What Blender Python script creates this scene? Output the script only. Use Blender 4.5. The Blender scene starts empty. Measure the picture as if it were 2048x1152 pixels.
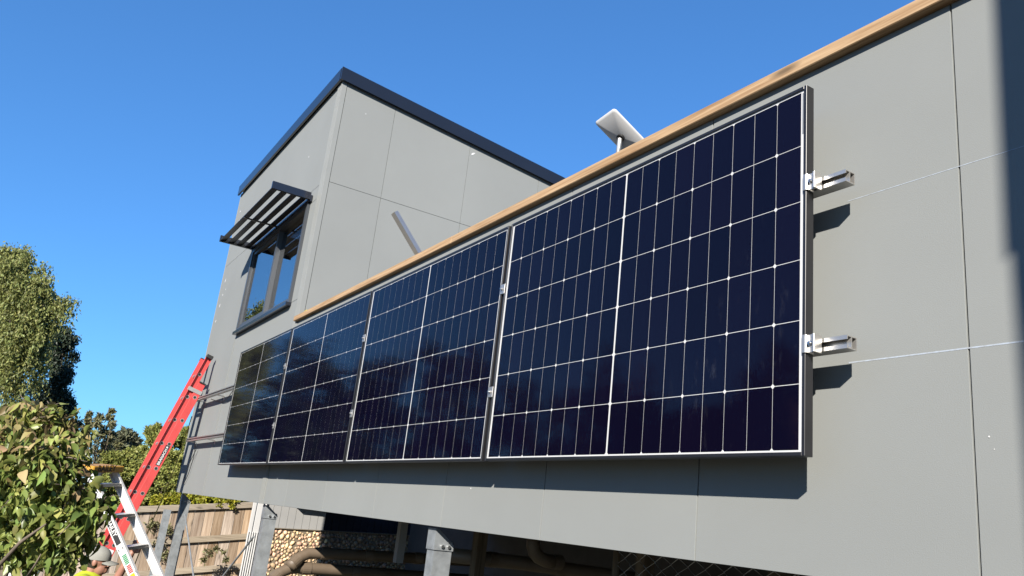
import bpy, bmesh, math, random
import numpy as np
from mathutils import Vector, Matrix
random.seed(7); RNG = np.random.default_rng(11)
SC = bpy.context.scene; COL = SC.collection
R = math.radians

# ------------------------------------------------------------------ camera
CAM_POS = Vector((1.4608, -1.972, 2.0313))
CR = Vector((0.5298, 0.8411, 0.1087)); CU = Vector((0.1852, -0.2399, 0.9530)); CF = Vector((-0.8276, 0.4848, 0.2829))
cam = bpy.data.objects.new('camera', bpy.data.cameras.new('camera')); COL.objects.link(cam)
cam.data.sensor_width = 36; cam.data.lens = 28.31; cam.data.clip_start = 0.02; cam.data.clip_end = 3000
cm = Matrix((CR, CU, -CF)).transposed().to_4x4(); cm.translation = CAM_POS
cam.matrix_world = cm
SC.camera = cam
SC.render.resolution_x = 1024; SC.render.resolution_y = 576
FPX = 1610.57
def at(x, y, depth):            # a photo pixel and its depth -> the point of the place
    return CAM_POS + (CF + CR*((x-1024)/FPX) + CU*((576-y)/FPX))*depth

# ------------------------------------------------------------------ sky, sun, exposure
SUN_DIR = Vector((0.95, -1.0, 0.69)).normalized()
w = bpy.data.worlds.new('World'); SC.world = w; w.use_nodes = True
nt = w.node_tree; bgd = nt.nodes['Background']
sky = nt.nodes.new('ShaderNodeTexSky'); sky.sky_type = 'NISHITA'; sky.sun_disc = False
sky.sun_elevation = math.asin(SUN_DIR.z); sky.sun_rotation = math.atan2(SUN_DIR.x, SUN_DIR.y)
sky.air_density = 1.0; sky.dust_density = 0.15; sky.ozone_density = 3.0; sky.altitude = 100
sg = nt.nodes.new('ShaderNodeGamma'); sg.inputs[1].default_value = 0.72
stn = nt.nodes.new('ShaderNodeVectorMath'); stn.operation = 'MULTIPLY'; stn.inputs[1].default_value = (0.64, 1.38, 2.28)   # the camera's deep-blue rendering of the whole sky
nt.links.new(sky.outputs[0], sg.inputs[0]); nt.links.new(sg.outputs[0], stn.inputs[0]); nt.links.new(stn.outputs[0], bgd.inputs[0]); bgd.inputs[1].default_value = 0.0514
sun = bpy.data.objects.new('sun', bpy.data.lights.new('sun', 'SUN')); COL.objects.link(sun)
sun.data.energy = 5.0; sun.data.angle = R(0.53); sun.data.color = (1.0, 0.93, 0.83)
sun.rotation_euler = (-SUN_DIR).to_track_quat('-Z', 'Y').to_euler(); sun.location = (8, -8, 8)
SC.view_settings.view_transform = 'Standard'; SC.view_settings.look = 'None'
SC.view_settings.exposure = 1.40; SC.view_settings.gamma = 1.0
SC.render.engine = 'CYCLES'

# ------------------------------------------------------------------ materials
ALB = .425; KEEP = {'white_backsheet', 'white_enamel', 'mill_aluminium', 'bolt_steel', 'dish_white', 'silicon_cell', 'river_stone'}
def mat(name, base=(.5,.5,.5), rough=.6, metal=0., spec=.5, var=0., vscale=3., bump=0., bscale=200., stretch=(1,1,1), c2=None, rnd=0., island=0., trans=0., coat=0.):
    if name not in KEEP: base = tuple(c*ALB for c in base); c2 = tuple(c*ALB for c in c2) if c2 else None
    m = bpy.data.materials.new(name); m.use_nodes = True
    n = m.node_tree.nodes; l = m.node_tree.links; b = n['Principled BSDF']
    b.inputs['Base Color'].default_value = (*base, 1); b.inputs['Roughness'].default_value = rough
    b.inputs['Metallic'].default_value = metal; b.inputs['Specular IOR Level'].default_value = spec
    if coat: b.inputs['Coat Weight'].default_value = coat; b.inputs['Coat Roughness'].default_value = .15
    tc = n.new('ShaderNodeTexCoord'); mp = n.new('ShaderNodeMapping'); mp.inputs['Scale'].default_value = stretch
    l.new(tc.outputs['Object'], mp.inputs[0])
    col = None
    if var or c2:
        t = n.new('ShaderNodeTexNoise'); t.inputs['Scale'].default_value = vscale; t.inputs['Detail'].default_value = 6; t.inputs['Roughness'].default_value = .6
        l.new(mp.outputs[0], t.inputs['Vector'])
        rp = n.new('ShaderNodeValToRGB'); rp.color_ramp.elements[0].position = .32; rp.color_ramp.elements[1].position = .68
        a = c2 if c2 else tuple(max(0, c*(1-var)) for c in base); e = base if c2 else tuple(min(1, c*(1+var)) for c in base)
        rp.color_ramp.elements[0].color = (*a, 1); rp.color_ramp.elements[1].color = (*e, 1)
        l.new(t.outputs['Fac'], rp.inputs[0]); col = rp.outputs[0]
    if rnd or island:
        hs = n.new('ShaderNodeHueSaturation')
        if col: l.new(col, hs.inputs['Color'])
        else: hs.inputs['Color'].default_value = (*base, 1)
        if island: src = n.new('ShaderNodeNewGeometry').outputs['Random Per Island']; amt = island
        else: src = n.new('ShaderNodeObjectInfo').outputs['Random']; amt = rnd
        mr = n.new('ShaderNodeMapRange'); mr.inputs[3].default_value = 1-amt; mr.inputs[4].default_value = 1+amt; l.new(src, mr.inputs[0]); l.new(mr.outputs[0], hs.inputs['Value'])
        wn = n.new('ShaderNodeTexWhiteNoise'); wn.noise_dimensions = '1D'; l.new(src, wn.inputs['W'])
        mh = n.new('ShaderNodeMapRange'); mh.inputs[3].default_value = .5-amt*.06; mh.inputs[4].default_value = .5+amt*.05; l.new(wn.outputs['Value'], mh.inputs[0]); l.new(mh.outputs[0], hs.inputs['Hue'])
        col = hs.outputs[0]
    if col: l.new(col, b.inputs['Base Color'])
    if bump:
        t2 = n.new('ShaderNodeTexNoise'); t2.inputs['Scale'].default_value = bscale; t2.inputs['Detail'].default_value = 4
        l.new(mp.outputs[0], t2.inputs['Vector']); bp = n.new('ShaderNodeBump'); bp.inputs['Strength'].default_value = bump; bp.inputs['Distance'].default_value = .002
        l.new(t2.outputs['Fac'], bp.inputs['Height']); l.new(bp.outputs[0], b.inputs['Normal'])
    if trans:
        tl = n.new('ShaderNodeBsdfTranslucent'); ms = n.new('ShaderNodeMixShader'); ms.inputs[0].default_value = trans
        if col: l.new(col, tl.inputs[0])
        else: tl.inputs[0].default_value = (*base, 1)
        l.new(b.outputs[0], ms.inputs[1]); l.new(tl.outputs[0], ms.inputs[2]); l.new(ms.outputs[0], n['Material Output'].inputs[0])
    return m

def glass_mat(name, ior=1.45, rough=.02, tint=(1,1,1), smear=0.):
    m = bpy.data.materials.new(name); m.use_nodes = True; n = m.node_tree.nodes; l = m.node_tree.links
    n.remove(n['Principled BSDF'])
    fr = n.new('ShaderNodeFresnel'); fr.inputs[0].default_value = ior
    gb = n.new('ShaderNodeNewGeometry'); pw = n.new('ShaderNodeMath'); pw.operation = 'POWER'; pw.inputs[0].default_value = ior
    ex = n.new('ShaderNodeMath'); ex.operation = 'MULTIPLY_ADD'; ex.inputs[1].default_value = -2.; ex.inputs[2].default_value = 1.
    l.new(gb.outputs['Backfacing'], ex.inputs[0]); l.new(ex.outputs[0], pw.inputs[1]); l.new(pw.outputs[0], fr.inputs[0])   # same reflectance from either side of the thin sheet
    tr = n.new('ShaderNodeBsdfTransparent'); tr.inputs[0].default_value = (*tint, 1)
    gl = n.new('ShaderNodeBsdfGlossy'); gl.inputs['Roughness'].default_value = rough
    mx = n.new('ShaderNodeMixShader'); l.new(fr.outputs[0], mx.inputs[0]); l.new(tr.outputs[0], mx.inputs[1]); l.new(gl.outputs[0], mx.inputs[2])
    out = mx.outputs[0]
    if smear:
        tc = n.new('ShaderNodeTexCoord'); mp = n.new('ShaderNodeMapping'); mp.inputs['Scale'].default_value = (9, 1, 4); l.new(tc.outputs['Object'], mp.inputs[0])
        a = n.new('ShaderNodeTexNoise'); a.inputs['Scale'].default_value = 2.2; a.inputs['Detail'].default_value = 8; a.inputs['Roughness'].default_value = .7; l.new(mp.outputs[0], a.inputs['Vector'])
        b2 = n.new('ShaderNodeTexNoise'); b2.inputs['Scale'].default_value = 1.1; b2.inputs['Detail'].default_value = 2; l.new(tc.outputs['Object'], b2.inputs['Vector'])
        r1 = n.new('ShaderNodeMapRange'); r1.inputs[1].default_value = .56; r1.inputs[2].default_value = .8; r1.inputs[3].default_value = 0; r1.inputs[4].default_value = 1; l.new(a.outputs['Fac'], r1.inputs[0])
        r2 = n.new('ShaderNodeMapRange'); r2.inputs[1].default_value = .55; r2.inputs[2].default_value = .72; r2.inputs[3].default_value = 0; r2.inputs[4].default_value = smear; l.new(b2.outputs['Fac'], r2.inputs[0])
        mu = n.new('ShaderNodeMath'); mu.operation = 'MULTIPLY'; l.new(r1.outputs[0], mu.inputs[0]); l.new(r2.outputs[0], mu.inputs[1])
        df = n.new('ShaderNodeBsdfDiffuse'); df.inputs[0].default_value = (.35,.37,.42,1)
        m2 = n.new('ShaderNodeMixShader'); l.new(mu.outputs[0], m2.inputs[0]); l.new(out, m2.inputs[1]); l.new(df.outputs[0], m2.inputs[2]); out = m2.outputs[0]
    l.new(out, n['Material Output'].inputs[0]); return m

def wood_mat(name, a, b, grain=(1.2, 40, 40), scale=1.6, rnd=.0, rough=.75):
    m = bpy.data.materials.new(name); m.use_nodes = True; n = m.node_tree.nodes; l = m.node_tree.links; p = n['Principled BSDF']
    p.inputs['Roughness'].default_value = rough; p.inputs['Specular IOR Level'].default_value = .25
    tc = n.new('ShaderNodeTexCoord'); mp = n.new('ShaderNodeMapping'); mp.inputs['Scale'].default_value = grain
    oi = n.new('ShaderNodeObjectInfo'); ad = n.new('ShaderNodeVectorMath'); ad.operation = 'ADD'
    cmb = n.new('ShaderNodeMath'); cmb.operation = 'MULTIPLY'; cmb.inputs[1].default_value = 37.; l.new(oi.outputs['Random'], cmb.inputs[0])
    l.new(tc.outputs['Object'], mp.inputs[0]); l.new(mp.outputs[0], ad.inputs[0]); l.new(cmb.outputs[0], ad.inputs[1])
    t = n.new('ShaderNodeTexNoise'); t.inputs['Scale'].default_value = scale; t.inputs['Detail'].default_value = 7; t.inputs['Roughness'].default_value = .62; t.inputs['Distortion'].default_value = .6
    l.new(ad.outputs[0], t.inputs['Vector'])
    rp = n.new('ShaderNodeValToRGB'); rp.color_ramp.elements[0].position = .33; rp.color_ramp.elements[1].position = .62
    a = tuple(c*ALB for c in a); b = tuple(c*ALB for c in b)
    rp.color_ramp.elements[0].color = (*a, 1); rp.color_ramp.elements[1].color = (*b, 1); l.new(t.outputs['Fac'], rp.inputs[0])
    vk = n.new('ShaderNodeTexVoronoi'); vk.inputs['Scale'].default_value = 1.; mk = n.new('ShaderNodeMapping'); mk.inputs['Scale'].default_value = tuple(2.6 if g < 5 else 11. for g in grain)
    l.new(tc.outputs['Object'], mk.inputs[0]); ak = n.new('ShaderNodeVectorMath'); ak.operation = 'ADD'; l.new(mk.outputs[0], ak.inputs[0]); l.new(cmb.outputs[0], ak.inputs[1]); l.new(ak.outputs[0], vk.inputs['Vector'])
    rk = n.new('ShaderNodeMapRange'); rk.inputs[1].default_value = .06; rk.inputs[2].default_value = .20; rk.inputs[3].default_value = .38; rk.inputs[4].default_value = 1.; l.new(vk.outputs['Distance'], rk.inputs[0])
    ml = n.new('ShaderNodeVectorMath'); ml.operation = 'SCALE'; l.new(rp.outputs[0], ml.inputs[0]); l.new(rk.outputs[0], ml.inputs['Scale'])
    hs = n.new('ShaderNodeHueSaturation'); l.new(ml.outputs[0], hs.inputs['Color'])
    mr = n.new('ShaderNodeMapRange'); mr.inputs[3].default_value = 1-rnd; mr.inputs[4].default_value = 1+rnd; l.new(oi.outputs['Random'], mr.inputs[0]); l.new(mr.outputs[0], hs.inputs['Value'])
    wn = n.new('ShaderNodeTexWhiteNoise'); wn.noise_dimensions = '1D'; l.new(oi.outputs['Random'], wn.inputs['W'])
    ms = n.new('ShaderNodeMapRange'); ms.inputs[3].default_value = 1-rnd*1.6; ms.inputs[4].default_value = 1+rnd*.6; l.new(wn.outputs['Value'], ms.inputs[0]); l.new(ms.outputs[0], hs.inputs['Saturation'])
    l.new(hs.outputs[0], p.inputs['Base Color'])
    bp = n.new('ShaderNodeBump'); bp.inputs['Strength'].default_value = .35; bp.inputs['Distance'].default_value = .003; l.new(t.outputs['Fac'], bp.inputs['Height']); l.new(bp.outputs[0], p.inputs['Normal'])
    return m

M = {}
M['paint'] = mat('grey_wall_paint', (.368,.388,.382), .72, spec=.3, var=.045, vscale=.9, bump=.25, bscale=350, rnd=.022)
M['joint'] = mat('joint_shadow_gap', (.10,.10,.10), .8)
M['trimgrey'] = mat('grey_trim', (.385,.40,.385), .5, var=.04)
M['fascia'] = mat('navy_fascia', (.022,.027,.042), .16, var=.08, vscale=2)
M['wframe'] = mat('window_frame', (.09,.10,.115), .38, var=.08)
M['slat'] = mat('awning_slat', (.03,.031,.035), .45, var=.1)
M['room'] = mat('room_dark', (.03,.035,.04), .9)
M['timber'] = wood_mat('capping_timber', (.44,.26,.13), (.74,.51,.30), (2.2, 70, 70), 1.0)
M['fwood'] = wood_mat('fence_wood', (.34,.23,.15), (.72,.56,.41), (30, 26, 1.6), 1.0, .28)
M['frail'] = wood_mat('fence_rail_wood', (.34,.27,.19), (.60,.50,.37), (30, 1.6, 26), 1.0, .12)
M['oldtimber'] = wood_mat('old_post_timber', (.14,.10,.06), (.30,.23,.15), (30, 30, 1.6), 1.0, .1)
M['alu'] = mat('mill_aluminium', (.44,.43,.415), .42, metal=.85, var=.05, vscale=30)
M['steel'] = mat('bolt_steel', (.62,.61,.6), .3, metal=1.)
M['galv'] = mat('galvanised_steel', (.50,.54,.57), .5, metal=.45, var=.22, vscale=14, bump=.15, bscale=60)
M['bframe'] = mat('black_panel_frame', (.022,.022,.026), .36, var=.15, vscale=8, spec=.5)
M['cell'] = mat('silicon_cell', (.0020,.0016,.0070), .5, rnd=.16, spec=.0)
M['sheet'] = mat('white_backsheet', (.40,.40,.40), .55)
M['ribbon'] = mat('ribbon_grey', (.42,.44,.45), .4, metal=.5)
M['pglass'] = glass_mat('panel_glass', 1.33, .06, smear=.05)
M['wglass'] = glass_mat('window_glass', 14., .0, (.55,.6,.62))
M['chalk'] = mat('chalk', (.62,.72,.86), .95, c2=(.45,.48,.52), vscale=60)
M['red'] = mat('red_fibreglass', (.84,.085,.08), .5, var=.14, vscale=6, stretch=(1,1,.4), bump=.1, bscale=120)
M['black'] = mat('black_rubber', (.015,.015,.016), .6)
M['screen'] = mat('screen_white', (.80,.80,.79), .6)
M['white'] = mat('white_enamel', (.45,.45,.45), .45, var=.04, vscale=12)
M['yellow'] = mat('yellow_plastic', (.72,.36,.02), .45, var=.06)
M['green'] = mat('sticker_green', (.03,.36,.14), .5)
M['sred'] = mat('sticker_red', (.62,.06,.05), .5)
M['syel'] = mat('sticker_yellow', (.85,.62,.02), .5)
M['label'] = mat('sticker_black', (.045,.045,.05), .4)
M['rope'] = mat('yellow_rope', (.62,.50,.12), .9, var=.2, vscale=60)
M['cable'] = mat('black_cable', (.02,.02,.022), .6)
M['dish'] = mat('dish_white', (.42,.42,.42), .42)
M['tool'] = mat('tool_yellow', (.80,.62,.02), .45)
M['pvc'] = mat('drain_pvc', (.22,.165,.115), .5, var=.12, vscale=7)
M['clad'] = mat('pale_cladding', (.46,.46,.45), .7, var=.05)
M['mortar'] = mat('mortar', (.27,.22,.15), .95, var=.2, vscale=30)
M['stone'] = mat('river_stone', (.44,.31,.185), .85, var=.25, vscale=30, rnd=.45, bump=.3, bscale=60)
M['stonei'] = mat('river_stone_mass', (.40,.29,.18), .85, var=.25, vscale=30, island=.45)
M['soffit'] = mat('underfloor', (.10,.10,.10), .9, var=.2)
M['wire'] = mat('fence_wire', (1.,1.,1.), .5, metal=.5)
M['ground'] = mat('lawn_earth', (.085,.095,.045), .95, c2=(.13,.10,.065), vscale=.8)
M['bark'] = mat('bark', (.16,.125,.09), .9, var=.3, vscale=20, stretch=(1,1,.3), bump=.6, bscale=40)
M['twig'] = mat('twig', (.22,.17,.125), .85, var=.2, vscale=30)
M['skin'] = mat('skin', (.52,.25,.17), .55, var=.08, vscale=20)
M['cap'] = mat('grey_cap', (.40,.40,.36), .85, var=.05, vscale=30)
M['hivis'] = mat('hivis_yellow', (.62,.74,.02), .8, var=.06, vscale=12)
M['navy'] = mat('navy_cloth', (.035,.055,.10), .9, var=.15)
M['hair'] = mat('hair', (.05,.035,.025), .8)
M['brick'] = mat('brick_wall', (.25,.12,.08), .9, var=.2, vscale=5)
M['tile'] = mat('roof_tile', (.22,.085,.055), .85, var=.25, vscale=8)
def leafm(name, c, isl=.45, tr=.35, rough=.5): return mat(name, c, rough, island=isl, trans=tr, spec=.35)
M['lf_weep'] = leafm('leaf_weeping', (.39,.43,.13))
M['lf_dark'] = leafm('leaf_dark', (.062,.095,.055), tr=.25)
M['lf_olive'] = leafm('leaf_olive', (.32,.31,.14))
M['lf_hedge'] = leafm('leaf_hedge', (.46,.50,.13))
M['lf_lime'] = leafm('leaf_lime', (.55,.55,.05))
M['lf_gum'] = leafm('leaf_gum', (.20,.21,.12), tr=.2)
M['lf_bush'] = leafm('leaf_bush', (.32,.41,.10), tr=.4, rough=.38)
M['lf_autumn'] = leafm('leaf_autumn', (.58,.46,.20), tr=.4)
def leafobj(name, c, tr=.4): return mat(name, c, .55, rnd=.5, trans=tr, spec=.3)
M['lo_bush'] = leafobj('big_leaf_green', (.31,.42,.10)); M['lo_lime'] = leafobj('big_leaf_lime', (.52,.56,.17)); M['lo_aut'] = leafobj('big_leaf_autumn', (.66,.50,.26))

# ------------------------------------------------------------------ building helpers
class MB:
    def __init__(s): s.v = []; s.f = []; s.smooth = False
    def add(s, vs, fs):
        o = len(s.v); s.v += [tuple(v) for v in vs]; s.f += [tuple(i+o for i in f) for f in fs]; return s
    def box(s, x0, x1, y0, y1, z0, z1):
        vs = [(x, y, z) for x in (x0, x1) for y in (y0, y1) for z in (z0, z1)]
        return s.add(vs, [(0,1,3,2),(4,6,7,5),(0,4,5,1),(2,3,7,6),(0,2,6,4),(1,5,7,3)])
    def obox(s, c, ax, ay, az):         # oriented box: centre and three half-axis vectors
        c, ax, ay, az = map(Vector, (c, ax, ay, az))
        vs = [c+ax*i+ay*j+az*k for i in (-1,1) for j in (-1,1) for k in (-1,1)]
        return s.add(vs, [(0,1,3,2),(4,6,7,5),(0,4,5,1),(2,3,7,6),(0,2,6,4),(1,5,7,3)])
    def hexa(s, vs): return s.add(vs, [(0,1,3,2),(4,6,7,5),(0,4,5,1),(2,3,7,6),(0,2,6,4),(1,5,7,3)])
    def beam(s, a, b, w, d, up=(0,0,1)):
        a, b = Vector(a), Vector(b); t = (b-a); L = t.length; t.normalize(); x = t.cross(Vector(up)); 
        if x.length < 1e-4: x = t.cross(Vector((1,0,0)))
        x.normalize(); y = x.cross(t); return s.obox((a+b)/2, t*L/2, x*w/2, y*d/2)
    def prism(s, pts, ax):              # polygon (list of Vectors) extruded by vector ax
        n = len(pts); pts = [Vector(p) for p in pts]; ax = Vector(ax)
        return s.add(pts+[p+ax for p in pts], [tuple(range(n-1,-1,-1)), tuple(range(n, 2*n))]+[(i, (i+1)%n, (i+1)%n+n, i+n) for i in range(n)])
    def tube(s, path, rad, seg=10, cap=True, inner=None):
        path = [Vector(p) for p in path]; n = len(path)
        if not hasattr(rad, '__len__'): rad = [rad]*n
        t0 = (path[1]-path[0]).normalized(); ref = Vector((0,0,1)) if abs(t0.z) < .9 else Vector((1,0,0))
        vs = []; x = None
        for i in range(n):
            t = (path[min(i+1, n-1)]-path[max(i-1, 0)]).normalized()
            if x is None: x = t.cross(ref).normalized()
            else: x = (x-t*x.dot(t)).normalized()
            y = t.cross(x)
            vs += [path[i]+(x*math.cos(2*math.pi*k/seg)+y*math.sin(2*math.pi*k/seg))*rad[i] for k in range(seg)]
        fs = [(i*seg+k, i*seg+(k+1)%seg, (i+1)*seg+(k+1)%seg, (i+1)*seg+k) for i in range(n-1) for k in range(seg)]
        if cap: fs += [tuple(range(seg-1,-1,-1)), tuple(range((n-1)*seg, n*seg))]
        return s.add(vs, fs)
    def pipe(s, a, b, ro, ri, seg=12):  # hollow tube
        a, b = Vector(a), Vector(b); t = (b-a).normalized(); ref = Vector((0,0,1)) if abs(t.z) < .9 else Vector((1,0,0)); x = t.cross(ref).normalized(); y = t.cross(x)
        vs = []
        for p, r_ in ((a, ro), (b, ro), (b, ri), (a, ri)):
            vs += [p+(x*math.cos(2*math.pi*k/seg)+y*math.sin(2*math.pi*k/seg))*r_ for k in range(seg)]
        return s.add(vs, [(j*seg+k, j*seg+(k+1)%seg, ((j+1)%4)*seg+(k+1)%seg, ((j+1)%4)*seg+k) for j in range(4) for k in range(seg)])
    def mesh(s, name, off=(0,0,0), smooth=False, bevel=0.):
        me = bpy.data.meshes.new(name); o = Vector(off)
        me.from_pydata([tuple(Vector(v)-o) for v in s.v], [], s.f); me.update()
        bm = bmesh.new(); bm.from_mesh(me)
        bmesh.ops.recalc_face_normals(bm, faces=bm.faces)
        if bevel: bmesh.ops.bevel(bm, geom=bm.edges[:], offset=bevel, segments=1, affect='EDGES', clamp_overlap=True)
        bm.to_mesh(me); bm.free()
        if smooth:
            for p in me.polygons: p.use_smooth = True
        return me
    def build(s, name, m, parent=None, smooth=False, bevel=0., **tags):
        base = Vector((0,0,0)) if parent is None else Vector(parent['_o'])
        return link(name, s.mesh(name, base, smooth, bevel), m, parent, **tags)
def link(name, me, m, parent=None, loc=None, **tags):
    o = bpy.data.objects.new(name, me); COL.objects.link(o)
    if m is not None and len(me.materials) == 0: me.materials.append(M[m] if isinstance(m, str) else m)
    if parent is not None: o.parent = parent; o['_o'] = list(parent['_o'])
    else: o['_o'] = [0., 0., 0.]
    if loc is not None: o.location = Vector(loc)-(Vector(parent['_o']) if parent is not None else Vector((0,0,0)))
    for k, v in tags.items(): o[k] = v
    return o
def thing(name, label, cat, loc=(0,0,0), group=None):
    o = bpy.data.objects.new(name, None); COL.objects.link(o); o.empty_display_size = .1
    o.location = loc; o['_o'] = list(loc); o['label'] = label; o['category'] = cat
    if group: o['group'] = group
    return o
def text(name, s, m, parent, origin, xdir, ydir, size, ext=.0008):
    cu = bpy.data.curves.new(name, 'FONT'); cu.body = s; cu.size = size; cu.extrude = ext; cu.resolution_u = 2; cu.offset = size*.018
    t = bpy.data.objects.new(name+'_tmp', cu); COL.objects.link(t)
    dg = bpy.context.evaluated_depsgraph_get(); me = bpy.data.meshes.new_from_object(t.evaluated_get(dg)); bpy.data.objects.remove(t); bpy.data.curves.remove(cu)
    x = Vector(xdir).normalized(); z = x.cross(Vector(ydir)).normalized(); y = z.cross(x)
    mx = Matrix((x, y, z)).transposed().to_4x4(); mx.translation = Vector(origin)-Vector(parent['_o']); me.transform(mx)
    me.materials.clear(); return link(name, me, m, parent)

# ------------------------------------------------------------------ ground
MB().add([(-400,-400,-.30),(400,-400,-.30),(400,400,-.30),(-400,400,-.30)], [(0,1,2,3)]).build('ground', 'ground', None, kind='structure')

# ------------------------------------------------------------------ the house
WB = 1.99; TX = -5.64; LX = -9.65; PT = 3.59; RX = 5.0; HD = 5.2
house = thing('house', 'grey panel-clad house with flat-roofed upper storey, raised on steel posts', 'house', (-3, 0, -.3))
WX0, WX1, WZ0, WZ1 = -8.03, -5.98, 3.83, 4.84       # window opening
b = MB()
b.box(TX+.004, RX, .012, HD, WB+.004, PT-.002)                                  # low storey body
b.build('wall', 'joint', house)
b = MB()
def rz(y): return 6.165-.105*(y+.04)          # roof line falls to the back
for (x0, x1, z0, z1) in ((LX+.004, WX0, WB+.004, 6.0), (WX1, TX-.010, WB+.004, 6.0), (WX0, WX1, WB+.004, WZ0), (WX0, WX1, WZ1, 6.0)):
    b.box(x0, x1, .012, .16, z0, z1)
b.box(LX+.004, LX+.15, .16, HD, WB+.004, 5.6); b.box(TX-.15, TX-.010, .16, HD, WB+.004, 5.6); b.box(LX+.15, TX-.15, HD-.15, HD, WB+.004, 5.6); b.box(LX+.15, TX-.15, .16, HD-.15, WB+.004, 2.2)
b.hexa([(TX-.15,.16,5.6),(TX-.15,.16,rz(.16)-.03),(TX-.15,HD,5.6),(TX-.15,HD,rz(HD)-.03),(TX-.010,.16,5.6),(TX-.010,.16,rz(.16)-.03),(TX-.010,HD,5.6),(TX-.010,HD,rz(HD)-.03)])
b.build('wall', 'joint', house)
G = .0035; T = .010
def fpanel(x0, x1, z0, z1):      # front cladding sheet, a thin board with its own edges
    MB().box(x0+G/2+.0008, x1-G/2-.0008, 0, T+.001, z0+G/2, z1-G/2).build('cladding_panel', 'paint', house, bevel=.0007)
xs = [TX+.004, -5.05, -4.15, -3.25, -2.35, -1.446, -.545, .372, 1.28, 2.18, 3.08]
for a, c in zip(xs[:-1], xs[1:]): fpanel(a, c, WB, PT)
fpanel(LX, TX-.125, 4.985, 6.075)
fpanel(LX, WX0, WB, 4.985)
fpanel(WX0, TX-.125, WB, WZ0)
fpanel(WX0, TX-.125, WZ1, 4.985)
fpanel(WX1, TX-.125, WZ0, WZ1)
def spanel(y0, y1, z0, z1a, z1b):     # side sheet facing right
    x = TX
    MB().hexa([(x-T,y0+G/2,z0+G/2),(x-T,y0+G/2,z1a-G/2),(x-T,y1-G/2,z0+G/2),(x-T,y1-G/2,z1b-G/2),(x,y0+G/2,z0+G/2),(x,y0+G/2,z1a-G/2),(x,y1-G/2,z0+G/2),(x,y1-G/2,z1b-G/2)]).build('cladding_panel', 'paint', house, bevel=.0007)
ys = [.045, .58, 1.475, 2.375, 3.275, 4.175, HD]
for a, c in zip(ys[:-1], ys[1:]):
    spanel(a, c, PT-.1, 4.985, 4.985); spanel(a, c, 4.985, rz(a)-.075, rz(c)-.075)
# corner trims: ribbed strip on the front, angle on the corner, stop bead under
b = MB()
for i in range(6):
    MB().box(TX-.122+i*.0185, TX-.122+i*.0185+.0115, -.009, .011, WB, 6.07).build('trim_rib', 'trimgrey', house, bevel=.0007)
MB().box(TX-.011, TX+.003, -.008, .042, PT+.05, 6.072).build('corner_trim', 'trimgrey', house, bevel=.001)
MB().box(TX-.011, TX+.003, -.006, .011, WB, PT+.04).build('corner_trim', 'trimgrey', house, bevel=.001)
MB().box(LX-.012, LX-.001, -.006, .05, WB, 6.07).build('corner_trim', 'trimgrey', house, bevel=.001)
for a in (-8.10, -8.08): MB().box(a, a+.010, -.005, -.0005, WB, WZ0-.06).build('trim_rib', 'trimgrey', house)
# roof with navy fascia
roof = MB().hexa([(LX-.02,-.02,rz(-.02)-.05),(LX-.02,-.02,rz(-.02)-.005),(LX-.02,HD,rz(HD)-.05),(LX-.02,HD,rz(HD)-.005),(TX+.02,-.02,rz(-.02)-.05),(TX+.02,-.02,rz(-.02)-.005),(TX+.02,HD,rz(HD)-.05),(TX+.02,HD,rz(HD)-.005)]).build('roof', 'fascia', house)
FH = .128
b = MB().box(LX-.045, TX+.0, -.045, -.022, 6.165-FH+.012, 6.185); b.build('fascia', 'fascia', roof)
y0, y1 = -.045, HD+.02
b = MB().hexa([(TX+.022,y0,rz(y0)-FH+.012),(TX+.022,y0,rz(y0)+.018),(TX+.022,y1,rz(y1)-FH+.012),(TX+.022,y1,rz(y1)+.018),(TX+.045,y0,rz(y0)-FH+.012),(TX+.045,y0,rz(y0)+.018),(TX+.045,y1,rz(y1)-FH+.012),(TX+.045,y1,rz(y1)+.018)]); b.build('fascia', 'fascia', roof)
for y in (.25, 1.50, 2.15):
    z = rz(y)+.018; b = MB().box(TX-.01, TX+.01, y-.022, y+.022, z-.01, z+.008).box(TX-.003, TX+.003, y-.004, y+.004, z+.008, z+.028).box(TX-.006, TX+.006, y-.020, y-.012, z+.008, z+.018); b.build('roof_clip', 'alu', roof)
# timber capping on the parapet (two lengths butted end to end)
for a, c in ((TX-.03, -2.62), (-2.618, 3.08)):
    MB().box(a, c, -.034, .105, PT, PT+.045).build('capping_board', 'timber', house, bevel=.003)
MB().box(TX+.01, RX, .11, HD, PT-.02, PT+.015).build('low_roof', 'fascia', house)
# window
win = MB()
fw = .040
for (x0,x1,z0,z1) in ((WX0,WX1,WZ0,WZ0+fw),(WX0,WX1,WZ1-fw,WZ1),(WX0,WX0+fw,WZ0+fw,WZ1-fw),(WX1-fw,WX1,WZ0+fw,WZ1-fw)): win.box(x0,x1,-.028,.06,z0,z1)
win = win.build('window', 'wframe', house)
MB().box(WX0-.01, WX1+.01, -.055, .0-.002, WZ0-.035, WZ0-.002).build('window_sill', 'fascia', win)
mx = -6.96
b = MB()
for (x0,x1,z0,z1) in ((WX0+fw,mx,WZ0+fw,WZ0+fw+.042),(WX0+fw,mx,WZ1-fw-.036,WZ1-fw),(WX0+fw,WX0+fw+.034,WZ0+fw+.042,WZ1-fw-.036),(mx-.038,mx,WZ0+fw+.042,WZ1-fw-.036)): b.box(x0,x1,-.014,.03,z0,z1)
b.build('sash', 'wframe', win)
MB().box(mx+.001, mx+.040, -.02, .05, WZ0+fw, WZ1-fw).build('mullion', 'wframe', win)
MB().box(WX0+fw+.034, mx-.038, .006, .012, WZ0+fw+.042, WZ1-fw-.036).build('pane', 'wglass', win)
MB().box(mx+.040, WX1-fw, .026, .032, WZ0+fw, WZ1-fw).build('pane', 'wglass', win)
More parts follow.
